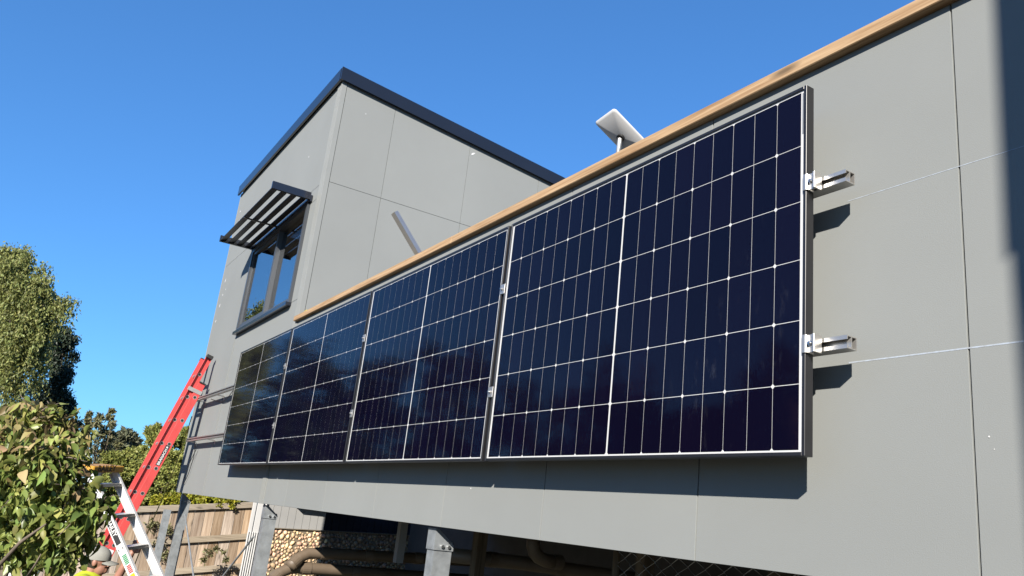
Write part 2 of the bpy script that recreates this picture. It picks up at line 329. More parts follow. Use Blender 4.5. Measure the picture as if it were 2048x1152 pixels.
MB().box(WX0-.3, WX1+.3, 1.3, 1.32, 2.3, 5.5).build('room_wall', 'room', house)
# sun-shade awning over the window
AZ = 4.895; AX0, AX1 = -8.13, -5.93; AD = -.405
aw = MB().box(AX0, AX1, -.022, -.004, AZ-.045, AZ+.02).build('awning', 'fascia', house, bevel=.002)
for x in (AX0, AX1-.03): MB().box(x, x+.03, AD, -.0225, AZ-.03, AZ+.045).build('side_arm', 'fascia', aw, bevel=.002)
for i in range(4):
    y = AD+.008+i*.098
    MB().hexa([(AX0+.031,y,AZ-.018),(AX0+.031,y,AZ-.008),(AX0+.031,y+.070,AZ+.004),(AX0+.031,y+.070,AZ+.014),(AX1-.031,y,AZ-.018),(AX1-.031,y,AZ-.008),(AX1-.031,y+.070,AZ+.004),(AX1-.031,y+.070,AZ+.014)]).build('slat', 'slat', aw)
MB().box(-7.04,-7.015,AD+.01,-.0225,AZ-.032,AZ-.020).build('stiffener', 'slat', aw)
# chalk lines snapped along the wall
MB().box(.03, 1.2, -.0006, .004, 3.0795, 3.0815).build('chalk_line', 'chalk', house)
MB().box(.03, 1.2, -.0006, .004, 2.580, 2.5838).build('chalk_line', 'chalk', house)
random.seed(99)
def chip(c, e1, e2, n, sz):     # small irregular flake of pale filler on the paint
    c = Vector(c); e1 = Vector(e1); e2 = Vector(e2); k = 7
    MB().prism([c+(e1*math.cos(6.283*j/k)*random.uniform(.5,1.2)+e2*math.sin(6.283*j/k)*random.uniform(.5,1.2)*random.choice((.6,1.,1.6)))*sz for j in range(k)], Vector(n)*.0012).build('paint_chip', 'white', house)
for x, z, sz in ((.41,2.36,.0022),(.42,2.33,.0012),(-.02,3.18,.001),(-9.45,4.75,.02),(-9.42,4.55,.016),(-9.46,4.4,.02),(-9.3,4.6,.010),(-9.50,4.2,.018),(-9.40,5.6,.02),(-9.47,5.75,.016),(-6.4,5.5,.010),(-7.3,5.3,.008),(-2.08,2.19,.004)):
    chip((x,-.0004,z), (1,0,0), (0,0,1), (0,-1,0), sz)
chip((TX+.0004,1.52,5.80), (0,1,.9), (0,-.15,.2), (1,0,0), .03); chip((TX+.0004,.28,5.80), (0,1,0), (0,0,1), (1,0,0), .006)
# unseen block at right, added and shaped to cast the wall-end shadow
MB().box(2.823, 6, -2.46, -.01, -.3, 4.50).hexa([(2.818,-2.47,4.502),(2.862,-2.47,6.6),(2.818,-.01,4.502),(2.862,-.01,6.6),(6,-2.47,4.502),(6,-2.47,6.6),(6,-.01,4.502),(6,-.01,6.6)]).build('shadow_caster', 'paint', house)
# posts under the house
for px_, py_ in ((-2.50, .09), (-5.70, .09), (-9.40, .09)):
    z1 = WB-.020; hx, hy = .040, .052
    b = MB().box(px_-hx, px_+hx-.006, py_-hy, py_-hy+.006, -.3, z1).box(px_+hx-.005, px_+hx, py_-hy, py_+hy, -.3, z1-.05).box(px_-hx, px_+hx-.006, py_+hy-.006, py_+hy, -.3, z1-.05)
    post = b.build('post', 'galv', house)
    b = MB(); x_ = px_+hx+.001
    b.prism([(x_, py_-hy-.006, z1-.095), (x_, py_+hy+.004, z1-.095), (x_, py_+hy+.004, z1-.065), (x_, py_-hy+.012, z1+.012), (x_, py_-hy-.006, z1+.012)], (.006, 0, 0))
    b.box(px_-hx-.002, px_+hx+.0005, py_-hy-.007, py_-hy-.001, z1-.095, z1+.012); b.build('bracket_plate', 'galv', post)
    for dy in (-.012, .026): MB().tube([(x_+.006, py_+dy, z1-.075), (x_+.017, py_+dy, z1-.075)], .009, 6).build('bolt', 'steel', post)
for a, c in (((-9.30,.10,1.74),(-6.05,.10,.08)), ((-6.10,.10,1.70),(-9.30,.10,.02))):
    MB().tube([a, c], .0095, 8).build('brace_rod', 'galv', house)
# floor framing seen from below
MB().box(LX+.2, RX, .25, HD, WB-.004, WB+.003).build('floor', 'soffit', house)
for x, y, wd in ((-3.62, .88, .075), (-2.06, 1.02, .07), (-1.15, 1.05, .10)):
    MB().box(x-wd/2, x+wd/2, y-wd/2+.1, y+wd/2+.1, -.3, WB-.006).build('timber_post', 'oldtimber', house)
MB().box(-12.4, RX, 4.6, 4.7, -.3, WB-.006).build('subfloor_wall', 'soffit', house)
MB().box(-4.62,-4.56,.80,.86,1.67,1.98).build('downpipe', 'clad', house)
# ------------------------------------------------------------------ solar panels
PW, PH, PG, PY, PZ = 1.722, 1.1335, .0234, -.15, 2.30
FD = .034; LIP = .0105
fr = MB()
def bar(a0, a1, z0, z1): fr.box(a0, a1, 0, FD, z0, z1)
bar(0, LIP, 0, PH); bar(PW-LIP, PW, 0, PH); bar(LIP, PW-LIP, 0, LIP); bar(LIP, PW-LIP, PH-LIP, PH)
fr.box(LIP, LIP+.02, FD-.003, FD, LIP, PH-LIP); fr.box(PW-LIP-.02, PW-LIP, FD-.003, FD, LIP, PH-LIP)
ME_FRAME = fr.mesh('frame', bevel=.0008); ME_FRAME.materials.append(M['bframe'])
ME_SHEET = MB().box(LIP, PW-LIP, .006, .009, LIP, PH-LIP).mesh('backsheet'); ME_SHEET.materials.append(M['sheet'])
ME_GLASS = MB().add([(LIP,.0022,LIP),(PW-LIP,.0022,LIP),(PW-LIP,.0022,PH-LIP),(LIP,.0022,PH-LIP)], [(0,1,2,3)]).mesh('glass_sheet'); ME_GLASS.materials.append(M['pglass'])
ME_RIB = MB()
ME_RIB.box(PW-.0185, PW-.0150, .0046, .0052, PH-.16, PH-.020); ME_RIB = ME_RIB.mesh('busbar'); ME_RIB.materials.append(M['ribbon'])
CW, CH, CHF = .0913, .1816, .0062
def cellmesh(left):
    p = [(0,0),(CW,0),(CW,CH),(0,CH)]
    if left: p = [(CHF,0),(CW,0),(CW,CH),(CHF,CH),(0,CH-CHF),(0,CHF)]
    else: p = [(0,0),(CW-CHF,0),(CW,CHF),(CW,CH-CHF),(CW-CHF,CH),(0,CH)]
    me = MB().prism([(x, 0, z) for x, z in p], (0,.0003,0)).mesh('cell'); me.materials.append(M['cell']); return me
ME_CL, ME_CR = cellmesh(True), cellmesh(False)
gx, gz, gm = .0013, .0021, .0088
PL = ['solar panel at the far left end of the row, nearest the red ladder', 'solar panel second from the left end of the row on the grey wall', 'solar panel third from the left end of the row on the grey wall', 'largest-looking solar panel at the right end of the row, with silver end clamps']
panels = []
for i in range(4):
    x0 = -PW*(4-i)-PG*(3-i); base = (x0, PY, PZ)
    t = thing('solar_panel', PL[i], 'solar panel', base, 'solar panels in a row on the wall')
    link('frame', ME_FRAME, None, t); link('backsheet', ME_SHEET, None, t); link('glass_sheet', ME_GLASS, None, t); link('busbar', ME_RIB, None, t)
    hz = (PH-6*CH-5*gz)/2
    for row in range(6):
        for k in range(18):
            j = k-9 if k >= 9 else 8-k                     # counted out from the centre line
            off = gm/2+j*(CW+gx)
            x = PW/2+off if k >= 9 else PW/2-off-CW
            nearc = (j % 2 == 0)                            # chamfer faces the centre on even cells
            left = nearc if k >= 9 else not nearc
            c = bpy.data.objects.new('cell', ME_CL if left else ME_CR); COL.objects.link(c); c.parent = t
            c.location = (x, .00560, hz+row*(CH+gz))
    panels.append(t)

# ------------------------------------------------------------------ mounting rails with their clamps
def rail(zc, label):
    t = thing('mounting_rail', label, 'rail', (0, -.09, zc), 'rails behind the solar panels')
    y0, y1, x0, x1 = PY+FD+.001, PY+FD+.043, -9.12, .109
    h = .0185
    b = MB()                                                # slotted extrusion: top, bottom, back, two front lips, inner web
    b.box(x0, x1, y0, y1, zc+h-.003, zc+h); b.box(x0, x1, y0, y1, zc-h, zc-h+.003); b.box(x0, x1, y1-.003, y1, zc-h+.003, zc+h-.003)
    b.box(x0, x1, y0, y0+.003, zc+.007, zc+h-.003); b.box(x0, x1, y0, y0+.003, zc-h+.003, zc-.007); b.box(x0, x1, y0+.018, y0+.021, zc-h+.003, zc+h-.003)
    b.build('rail_body', 'alu', t)
    for x in [.06-.98*k for k in range(0, 10)]:              # L feet that hold the rail off the wall
        if x > .2: continue
        xx = x-.22
        MB().box(xx-.02, xx+.02, y1+.0005, -.004, zc-h-.005, zc-h).box(xx-.02, xx+.02, -.004, -.0005, zc-h-.045, zc-h).build('wall_foot', 'alu', t)
    def clamp(x, end=False):
        wv = .030 if end else .021
        c = MB()
        if end:                                            # Z-shaped end clamp gripping the panel edge
            c.box(x-.010, x+.0022, PY-.0035, PY-.0008, zc-.026, zc+.026); c.box(x+.0022, x+.0055, PY-.0035, PY+.030, zc-.026, zc+.026)
            c.box(x+.0055, x+.024, PY+.004, PY+.0075, zc-.026, zc+.026); c.box(x+.024, x+.031, PY-.0035, PY+.030, zc-.026, zc+.026)
        else:
            c.box(x-wv, x+wv, PY-.0035, PY-.0008, zc-.024, zc+.024); c.box(x-.009, x-.006, PY-.0008, PY+.028, zc-.024, zc+.024); c.box(x+.006, x+.009, PY-.0008, PY+.028, zc-.024, zc+.024)
        cl = c.build('end_clamp' if end else 'mid_clamp', 'alu', t, bevel=.0006)
        bx = x+.0145 if end else x; by = PY+.004 if end else PY-.0035
        MB().tube([(bx,by,zc),(bx,by-.006,zc)], .0068, 6).tube([(bx,by-.006,zc),(bx,by-.012,zc)], .0036, 8).build('bolt', 'steel', cl)
    clamp(.001, True)
    for i in (1, 2, 3): clamp(-PW*i-PG*(i-.5))
    return t
rail(3.104, 'upper silver mounting rail behind the solar panels'); rail(2.610, 'lower silver mounting rail behind the solar panels')
# cables drooping below the rails at the left end
def cable(name, label, pts, rad=.004, m='cable', cat='cable'):
    P = [Vector(p) for p in pts]; path = []
    for i in range(len(P)-1):
        p0, p1, p2, p3 = P[max(i-1,0)], P[i], P[i+1], P[min(i+2,len(P)-1)]
        for k in range(6):
            t = k/6; path.append(.5*((2*p1)+(p2-p0)*t+(2*p0-5*p1+4*p2-p3)*t*t+(3*p1-p0-3*p2+p3)*t**3))
    path.append(P[-1]); o = MB().tube(path, rad, 6).build(name, m, None, smooth=True); o['label'] = label; o['category'] = cat; return o
cable('cable', 'thin black cable looping on the wall below the lower rail end', [(-8.75,-.07,2.58),(-8.85,-.03,2.45),(-9.0,-.02,2.22),(-9.2,-.02,2.10),(-9.12,-.02,2.3),(-8.8,-.03,2.5)])
cable('cable', 'thin black cable hanging under the upper rail end', [(-7.3,-.07,3.09),(-7.8,-.03,3.02),(-8.2,-.03,3.04),(-8.4,-.06,3.07)])

# ------------------------------------------------------------------ things on the roofs
D0 = 6.0
A_ = at(1189,240,D0); s1 = 1/FPX*D0
AB = (CR*33*s1+CU*17*s1-CF*.20); LG = (CR*76*s1-CU*74*s1+CF*.055)
cen = A_+AB/2+LG/2-CU*5*s1; nrm = LG.cross(AB).normalized()
if nrm.dot(CF) < 0: nrm = -nrm
base = Vector((at(1236,300,D0).x, at(1236,300,D0).y, PT+.016)); cen = cen
dish = thing('satellite_dish', 'flat white rectangular satellite dish on a pole above the timber capping', 'dish', base)
ax, ay = LG/2, AB/2; vs = []; fs = []
def rr(sx, sy, rad, n=6):
    out = []
    for qx, qy, a0 in ((1,1,0),(-1,1,90),(-1,-1,180),(1,-1,270)):
        for k in range(n):
            a = R(a0+90*k/(n-1)); out.append((qx*(sx-rad)+rad*math.cos(a), qy*(sy-rad)+rad*math.sin(a)))
    return out
ux, uy = ax.normalized(), ay.normalized(); hx, hy = ax.length, ay.length
rings = [(0, 1.0, .0), (.006, 1.0, 0), (-.006, .985, 0), (-.020, .93, 0), (-.036, .55, 0), (-.042, .16, 0)]
b = MB(); n_ = 24
for (dz, sc_, _) in [(.005,.99,0),(.002,1.0,0),(-.003,.99,0),(-.010,.90,0),(-.026,.50,0),(-.032,.14,0)]:
    b.v += [tuple(cen+ux*x+uy*y+nrm*dz) for x, y in rr(hx*sc_, hy*sc_, .024*sc_)]
b.f = [(i*n_+k, i*n_+(k+1)%n_, (i+1)*n_+(k+1)%n_, (i+1)*n_+k) for i in range(5) for k in range(n_)]+[tuple(range(n_)), tuple(range(5*n_+n_-1, 5*n_-1, -1))]
b.build('panel', 'dish', dish, smooth=True)
jt = cen-nrm*.036
MB().tube([jt+nrm*.02, jt-nrm*.012], .030, 14).build('collar', 'black', dish, smooth=False)
MB().tube([jt-nrm*.01+Vector((0,0,.005)), (base.x, base.y, jt.z-.12), base], .0175, 14).build('mast', 'alu', dish, smooth=True)
ra, rb = at(789,425,D0), at(839,511,D0); dv = (rb-ra).normalized(); rb = ra+dv*((ra.z-(PT+.02))/-dv.z)
t = thing('metal_rail', 'length of silver aluminium rail sticking up above the timber capping', 'rail', rb)
sd = dv.cross(CF).normalized(); nn = dv.cross(sd).normalized(); b = MB(); mid = (ra+rb)/2; hl = (rb-ra)/2
tw = math.radians(38); e1 = sd*math.cos(tw)+nn*math.sin(tw); e2 = -sd*math.sin(tw)+nn*math.cos(tw)
b.obox(mid+e1*.019, hl, e1*.0015, e2*.020); b.obox(mid-e1*.019, hl, e1*.0015, e2*.020); b.obox(mid+e2*.0185, hl, e1*.0175, e2*.0015); b.obox(mid, hl, e1*.0175, e2*.0015)
b.obox(mid-e2*.0185+e1*.012, hl, e1*.0055, e2*.0015); b.obox(mid-e2*.0185-e1*.012, hl, e1*.0055, e2*.0015)
b.build('rail_body', 'alu', t)
t = thing('tape_tool', 'small yellow hand tool lying at the left end of the timber capping', 'tool', (-5.50,.03,PT+.045))
b = MB().box(-5.53,-5.46,.005,.04,PT+.046,PT+.085); b.build('case', 'tool', t, bevel=.006)
MB().box(-5.458,-5.42,.012,.032,PT+.046,PT+.066).build('belt_clip', 'white', t, bevel=.003)

# ------------------------------------------------------------------ red extension ladder
NX, FX = -8.90, -9.29
tl = .285; la = Vector((0, tl, 1)).normalized(); lb = Vector((0, -la.z, la.y))      # along, and out towards the climber
def lp(x, yb, z, o=0.): return Vector((x, yb+tl*(z-2.23), z))+lb*o
YB, YF = -.4067, -.4847
lad = thing('extension_ladder', 'red fibreglass extension ladder leaning on the left end of the wall', 'ladder', (-9.1, -1.12, -.3))
def stile(x, yb, z0, z1, wd, outward, name):
    a, c = lp(x, yb, z0), lp(x, yb, z1); mid = (a+c)/2; hl = (c-a)/2; b = MB(); sx = 1 if outward else -1
    X = Vector((1,0,0))
    b.obox(mid, hl, X*.0028, lb*wd/2)
    b.obox(mid+lb*(wd/2-.003)+X*sx*.0168, hl, X*.0138, lb*.003); b.obox(mid-lb*(wd/2-.003)+X*sx*.0168, hl, X*.0138, lb*.003)
    return b.build(name, 'red', lad, bevel=.001)
stile(NX, YB, -.22, 3.29, .082, False, 'base_stile'); stile(FX, YB, -.22, 3.29, .082, True, 'base_stile')
s_fly = [stile(NX-.034, YF, .55, 3.63, .076, True, 'fly_stile'), stile(FX+.034, YF, .55, 3.63, .076, False, 'fly_stile')]
k = 0
for i in range(-8, 4):
    z = 2.2306+.293*i
    MB().pipe(lp(NX+.005, YB, z), lp(FX-.005, YB, z), .0225, .0165, 16).build('rung', 'alu', lad)
    MB().tube([lp(NX+.0042, YB, z), lp(NX+.003, YB, z)], .0164, 14).build('rung_shade', 'black', lad)  # black disc stands in for the shade inside the hollow rung
for i in range(-5, 5):
    z = 2.2348+.29*i
    MB().pipe(lp(NX-.029, YF, z), lp(FX+.029, YF, z), .0220, .0162, 16).build('rung', 'alu', lad)
    MB().tube([lp(NX-.0298, YF, z), lp(NX-.0310, YF, z)], .0161, 14).build('rung_shade', 'black', lad)  # same black disc for the dark inside of the fly rung
for x in (NX, FX):
    p = lp(x, YF, 3.625); MB().obox(p, Vector((.024,0,0)), lb*.040, la*.022).build('end_cap', 'black', lad, bevel=.004)
    p = lp(x, YB, -.245); MB().obox(p, Vector((.028,0,0)), lb*.05, la*.04).build('foot', 'black', lad, bevel=.006)
    p = lp(x, YB, 3.293); MB().obox(p, Vector((.021,0,0)), lb*.042, la*.007).build('end_cap', 'black', lad)
p = lp(NX+.006, (YB+YF)/2, 3.19); MB().obox(p, Vector((.0028,0,0)), lb*.088, la*.024).build('guide_bracket', 'alu', lad, bevel=.001)
p = lp(NX+.0045, YB, 2.385, .004); lbl = MB().obox(p, Vector((.0012,0,0)), lb*.024, la*.125).build('sticker', 'label', lad)
text('lettering', 'BRANACH', 'white', lbl, p+Vector((.0016,0,0))-la*.118-lb*.016, la, lb, .042)
c_ = p+Vector((.0024,0,0))+la*.100
MB().prism([c_+(la*math.cos(a)+lb*math.sin(a))*(.017 if j % 2 == 0 else .007) for j, a in enumerate([2*math.pi*q/10 for q in range(10)])], (.0006,0,0)).build('emblem', 'white', lbl)
p = lp(NX+.0045, YB, 1.24); MB().obox(p, Vector((.0012,0,0)), lb*.028, la*.065).build('sticker', 'white', lad)
cable('rope', 'yellow pull rope hanging from the red extension ladder', [lp(-9.08,-.30,2.9),(-9.1,-.155,2.40),(-9.12,-.22,1.95),(-9.16,-.30,1.50),(-9.2,-.40,.8),(-9.25,-.5,-.28)], .006, 'rope', 'rope')

# ------------------------------------------------------------------ white step ladder
N0, N1 = at(176,944,6.95), at(281,1152,6.75); F0, F1 = at(224,936,7.28), at(334,1150,7.05)
sdir = ((F0-N0)+(F1-N1)).normalized(); adir = ((N1-N0)+(F1-F0)).normalized(); adir = (adir-sdir*adir.dot(sdir)).normalized(); wdir = adir.cross(sdir).normalized()
if wdir.dot(CR) < 0: wdir = -wdir
gl = (N0.z+.29)/-adir.z; wid = ((F0-N0).dot(sdir)+(F1-N1).dot(sdir))/2
st = thing('step_ladder', 'white step ladder with yellow top cap, half hidden by the leafy bush', 'ladder', (N0+adir*gl+sdir*wid/2)*1.0)
def sbox(o, a0, a1, s0, s1, w0, w1): return MB().obox(N0+adir*((a0+a1)/2)+sdir*((s0+s1)/2)+wdir*((w0+w1)/2), adir*((a1-a0)/2), sdir*((s1-s0)/2), wdir*((w1-w0)/2))
def add_to(b, a0, a1, s0, s1, w0, w1): b.obox(N0+adir*((a0+a1)/2)+sdir*((s0+s1)/2)+wdir*((w0+w1)/2), adir*((a1-a0)/2), sdir*((s1-s0)/2), wdir*((w1-w0)/2))
for s0, sg in ((0, 1), (wid, -1)):
    b = MB(); add_to(b, 0, gl, s0-.002, s0+.002, -.038, .038); add_to(b, 0, gl, min(s0, s0+sg*.026), max(s0, s0+sg*.026), .035, .038); add_to(b, 0, gl, min(s0, s0+sg*.026), max(s0, s0+sg*.026), -.038, -.035)
    b.build('stile', 'white', st)
    fb = MB(); add_to(fb, gl-.05, gl+.01, s0-.02, s0+.02, -.045, .045); fb.build('foot', 'black', st)
hv = Vector((adir.x, adir.y, 0)).normalized()
a = .12
while a < gl-.1:
    cc = N0+adir*a+sdir*wid/2
    b = MB().obox(cc, sdir*(wid/2-.004), hv*.040, Vector((0,0,.0025))); b.obox(cc+hv*.038-Vector((0,0,.013)), sdir*(wid/2-.004), hv*.0025, Vector((0,0,.010)))
    b.obox(cc-hv*.038-Vector((0,0,.013)), sdir*(wid/2-.004), hv*.0025, Vector((0,0,.010))); b.build('step', 'alu', st)
    a += .305
topc = N0+sdir*wid/2-adir*.01
cap_ = MB().obox(topc-hv*.03+Vector((0,0,.02)), sdir*(wid/2+.03), hv*.105, Vector((0,0,.028))).build('top_cap', 'yellow', st, bevel=.008)
fc = topc-hv*.03+Vector((0,0,.02))+hv*.106
xd = sdir if sdir.dot(CR) > 0 else -sdir
text('lettering', 'BAILEY', 'black', cap_, fc-xd*.145-Vector((0,0,.017)), xd, (0,0,1), .075)
for s0 in (.03, wid-.03):
    q0 = N0+sdir*s0-hv*.10; q1 = Vector((q0.x, q0.y, -.29))-hv*.95
    MB().beam(q0, q1, .05, .022, up=sdir).build('rear_stile', 'white', st)
for f_ in (.35, .65, .9):
    q0 = N0+sdir*.03-hv*.10; q1 = Vector((q0.x, q0.y, -.29))-hv*.95; q = q0.lerp(q1, f_); MB().beam(q, q+sdir*(wid-.06), .03, .03).build('rear_brace', 'alu', st)
of = -sdir*.003
def sticker(name, m, a0, a1, w0, w1, par=st): return MB().obox(N0+adir*((a0+a1)/2)+wdir*((w0+w1)/2)+of, adir*((a1-a0)/2), sdir*.0008, wdir*((w1-w0)/2)).build(name, m, par)
sticker('sticker', 'label', .455, .70, -.026, .022)
text('lettering', 'BAILEY', 'white', st, N0+adir*.47+of*1.6-wdir*.016, adir, wdir, .050)
for j in range(6): sticker('sticker', 'green', .80+j*.0145, .80+j*.0145+.010, -.020, .022)
for j in range(5): sticker('sticker', 'sred', .895+j*.0145, .895+j*.0145+.010, -.020, .022)
sticker('sticker', 'syel', .975, 1.015, -.020, .022)
for aa in (.40, .735, 1.05):
    sticker('rivet', 'steel', aa, aa+.022, -.030, -.020); sticker('rivet', 'steel', aa, aa+.022, .012, .022)

# ------------------------------------------------------------------ paling fence and the stone-based building behind
FXX = -13.0; fence = thing('fence', 'weathered timber paling fence with three rails below the green hedge', 'fence', (FXX, 0, -.3))
ftop = lambda y: 1.700+.146*(y-.045)
y = -4.2; i = 0
while y < 1.88:
    wd = random.uniform(.150, .172); y2 = min(y+wd, 1.885)
    xo = random.uniform(-.004, .004); zt = random.uniform(-.02, .012)
    MB().hexa([(FXX-.016+xo,y+.0035,-.32),(FXX-.016+xo,y+.0035,ftop(y)-.02+zt),(FXX-.016+xo,y2-.0035,-.32),(FXX-.016+xo,y2-.0035,ftop(y2)-.02+zt),(FXX+xo,y+.0035,-.32),(FXX+xo,y+.0035,ftop(y)-.02+zt),(FXX+xo,y2-.0035,-.32),(FXX+xo,y2-.0035,ftop(y2)-.02+zt)]).build('paling', 'fwood', fence)
    y = y2+.0005; i += 1
for dz in (.055, .575, 1.055, 1.55):
    ya, yb_ = -4.2, 1.885; h = .048
    for (p, q) in ((ya, -1.45), (-1.447, yb_)):
        MB().hexa([(FXX+.006,p,ftop(p)-dz-h),(FXX+.006,p,ftop(p)-dz+h),(FXX+.006,q,ftop(q)-dz-h),(FXX+.006,q,ftop(q)-dz+h),(FXX+.052,p,ftop(p)-dz-h),(FXX+.052,p,ftop(p)-dz+h),(FXX+.052,q,ftop(q)-dz-h),(FXX+.052,q,ftop(q)-dz+h)]).build('fence_rail', 'frail', fence, bevel=.004)
for yy in (-4.1, -1.5): MB().box(FXX-.12, FXX-.02, yy-.05, yy+.05, -.32, ftop(yy)-.1).build('fence_post', 'oldtimber', fence)

BX = -12.5; back = thing('stone_building', 'building with river-stone base and pale vertical cladding seen under the house', 'building', (BX, 4, -.3))
stt = lambda yy: 1.575+.042*(yy-2.1)
MB().hexa([(BX-.3,1.96,-.3),(BX-.3,1.96,stt(1.96)),(BX-.3,7,-.3),(BX-.3,7,stt(7)),(BX,1.96,-.3),(BX,1.96,stt(1.96)),(BX,7,-.3),(BX,7,stt(7))]).build('base_wall', 'mortar', back)
MB().box(BX-.3, BX-.022, 1.97, 7, 1.60, 3.2).build('wall', 'joint', back)
yy = 1.97
while yy < 6.9:
    MB().hexa([(BX-.021,yy,stt(yy)+.012),(BX-.021,yy,3.2),(BX-.021,yy+.126,stt(yy+.126)+.012),(BX-.021,yy+.126,3.2),(BX-.004,yy,stt(yy)+.012),(BX-.004,yy,3.2),(BX-.004,yy+.126,stt(yy+.126)+.012),(BX-.004,yy+.126,3.2)]).build('cladding_board', 'clad' if yy < 2.95 else 'fascia', back); yy += .1315  # boards further along take the darker navy colour
MB().hexa([(BX-.02,1.96,stt(1.96)+.001),(BX-.02,1.96,stt(1.96)+.011),(BX-.02,7,stt(7)+.001),(BX-.02,7,stt(7)+.011),(BX+.035,1.96,stt(1.96)+.001),(BX+.035,1.96,stt(1.96)+.011),(BX+.035,7,stt(7)+.001),(BX+.035,7,stt(7)+.011)]).build('ledge', 'mortar', back)
MB().box(BX-.003, BX+.19, 2.42, 3.6, 1.985, 2.03).build('shade_board', 'fascia', back)  # unseen board added to cast the shadow strip on the cladding
MB().box(BX+.0, BX+.05, 1.86, 1.958, -.3, 2.9).build('corner_board', 'white', back)
MB().box(BX-.04, BX+.03, 1.90, 1.955, 2.91, 3.2).build('corner_board', 'white', back)
# stones
ico = bmesh.new(); bmesh.ops.create_icosphere(ico, subdivisions=1, radius=1); IV = [v.co.copy() for v in ico.verts]; IF = [tuple(v.index for v in f.verts) for f in ico.faces]; ico.free()
def stonemesh(sd_):
    rg = random.Random(sd_); d = [Vector((rg.uniform(.8,1.15), rg.uniform(.62,1.25), rg.uniform(.62,1.25))) for _ in IV]
    b = MB(); b.add([Vector((v.x*.6*q.x, v.y*q.y, v.z*q.z*.85)) for v, q in zip(IV, d)], IF); me = b.mesh('stone', smooth=True); me.materials.append(M['stone']); return me
SM = [stonemesh(i) for i in range(6)]
cand = []; random.seed(3)
for _ in range(60000):
    yy = random.uniform(1.99, 6.8); zz = random.uniform(.1, 1.56+.042*(yy-2.1)); rd = random.choice((random.uniform(.022,.036), random.uniform(.03,.052), random.uniform(.04,.066)))
    if zz+rd > stt(yy): continue
    cand.append((yy, zz, rd))
grid = {}; stones = []
for yy, zz, rd in cand:
    kx, kz = int(yy/.12), int(zz/.12); ok = True
    for a in (-1,0,1):
        for c in (-1,0,1):
            for (p, q, s) in grid.get((kx+a, kz+c), ()):
                if (p-yy)**2+(q-zz)**2 < (.72*(s+rd))**2: ok = False; break
            if not ok: break
        if not ok: break
    if ok: grid.setdefault((kx, kz), []).append((yy, zz, rd)); stones.append((yy, zz, rd))
vis = sorted(stones, key=lambda s: (s[0] > 3.1 or s[1] < .75, s[0]))[:290]; rest = [s for s in stones if s not in set(vis)]
for yy, zz, rd in vis:
    o = link('stone', SM[random.randrange(6)], None, back, (BX+.002, yy, zz)); o.scale = (rd, rd*1.08, rd*1.02); o.rotation_euler = (random.uniform(0, 6.28), 0, 0)
b = MB()
for yy, zz, rd in rest:
    a = random.uniform(0, 6.28); ca, sa = math.cos(a), math.sin(a)
    b.add([(BX+.002+v.x*.6*rd, yy+(v.y*ca-v.z*sa)*rd, zz+(v.y*sa+v.z*ca)*rd) for v in IV], IF)
b.build('stones', 'stonei', back, smooth=True, kind='stuff')
# drain pipes slung below the floor
def drain(name, label, path, rad, elbow=True, cuffs=()):
    t = thing(name, label, 'pipe', path[0]); MB().tube(path, rad, 18).build('pipe_run', 'pvc', t, smooth=True)
    for c, d in cuffs: c, d = Vector(c), Vector(d).normalized(); MB().tube([c-d*.035, c+d*.035], rad*1.10, 18).build('coupling', 'pvc', t, smooth=False)
    return t
u0, u1 = Vector((-5.5,.44,1.640)), Vector((-5.5,2.6,1.70))
drain('drain_pipe', 'upper of two beige drain pipes with elbows under the house', [(-5.44,.26,1.52),(-5.48,.34,1.59),(-5.50,.41,1.63),u0+Vector((0,.06,.001)),u1], .047, cuffs=((u0+Vector((0,.12,.003)),(0,1,.03)),(u0+Vector((0,.52,.014)),(0,1,.03)),(u0+Vector((0,1.0,.028)),(0,1,.03)),((-5.46,.30,1.555),(-.04,.08,.07))))
l0, l1 = Vector((-5.5,.30,1.512)), Vector((-5.5,2.6,1.52))
drain('drain_pipe', 'lower of two beige drain pipes with elbows under the house', [(-5.44,.12,1.39),(-5.48,.20,1.46),(-5.50,.27,1.50),l0+Vector((0,.06,0)),l1], .047, cuffs=((l0+Vector((0,.12,0)),(0,1,0)),(l0+Vector((0,.56,0)),(0,1,0)),((-5.46,.16,1.425),(-.04,.08,.07))))
drain('drain_pipe', 'long drain pipe falling to the right behind the timber posts', [(-3.75,.75,1.80),(-3.7,1.4,1.79),(-3.6,2.1,1.765),(-3.5,2.8,1.74)], .05, cuffs=(((-3.72,1.15,1.795),(0,1,-.02)),((-3.66,1.7,1.78),(0,1,-.03))))
drain('drain_pipe', 'curved pipe elbow dropping from the floor below the wall', [(-3.5,1.34,2.0),(-3.5,1.345,1.92),(-3.5,1.36,1.88),(-3.5,1.40,1.85),(-3.5,1.46,1.83),(-3.5,1.58,1.825)], .048, cuffs=(((-3.5,1.56,1.826),(0,1,0)),))
# white ribbed screen beside the second post
t = thing('ribbed_screen', 'white ribbed upright screen between the fence and the stone wall', 'screen', (-12.4,1.8,-.3))
for k in range(6): MB().box(-12.41, -12.375, 1.715+k*.036, 1.715+k*.036+.022, -.3, 1.50).build('rib', 'screen', t, bevel=.006)
for ya, yb_ in ((1.725,1.782),(1.800,1.895)): MB().box(-12.445,-12.412,ya,yb_,-.3,2.6).build('upright', 'screen', t, bevel=.003)
# free-standing galvanised channel at the fence
t = thing('steel_post', 'free-standing galvanised channel post in front of the paling fence', 'post', (-9.0,-.165,-.3))
MB().box(-9.05,-8.95,-.135,-.128,-.3,1.785).box(-9.05,-9.044,-.198,-.135,-.3,1.785).box(-8.956,-8.95,-.198,-.135,-.3,1.785).build('channel', 'galv', t)
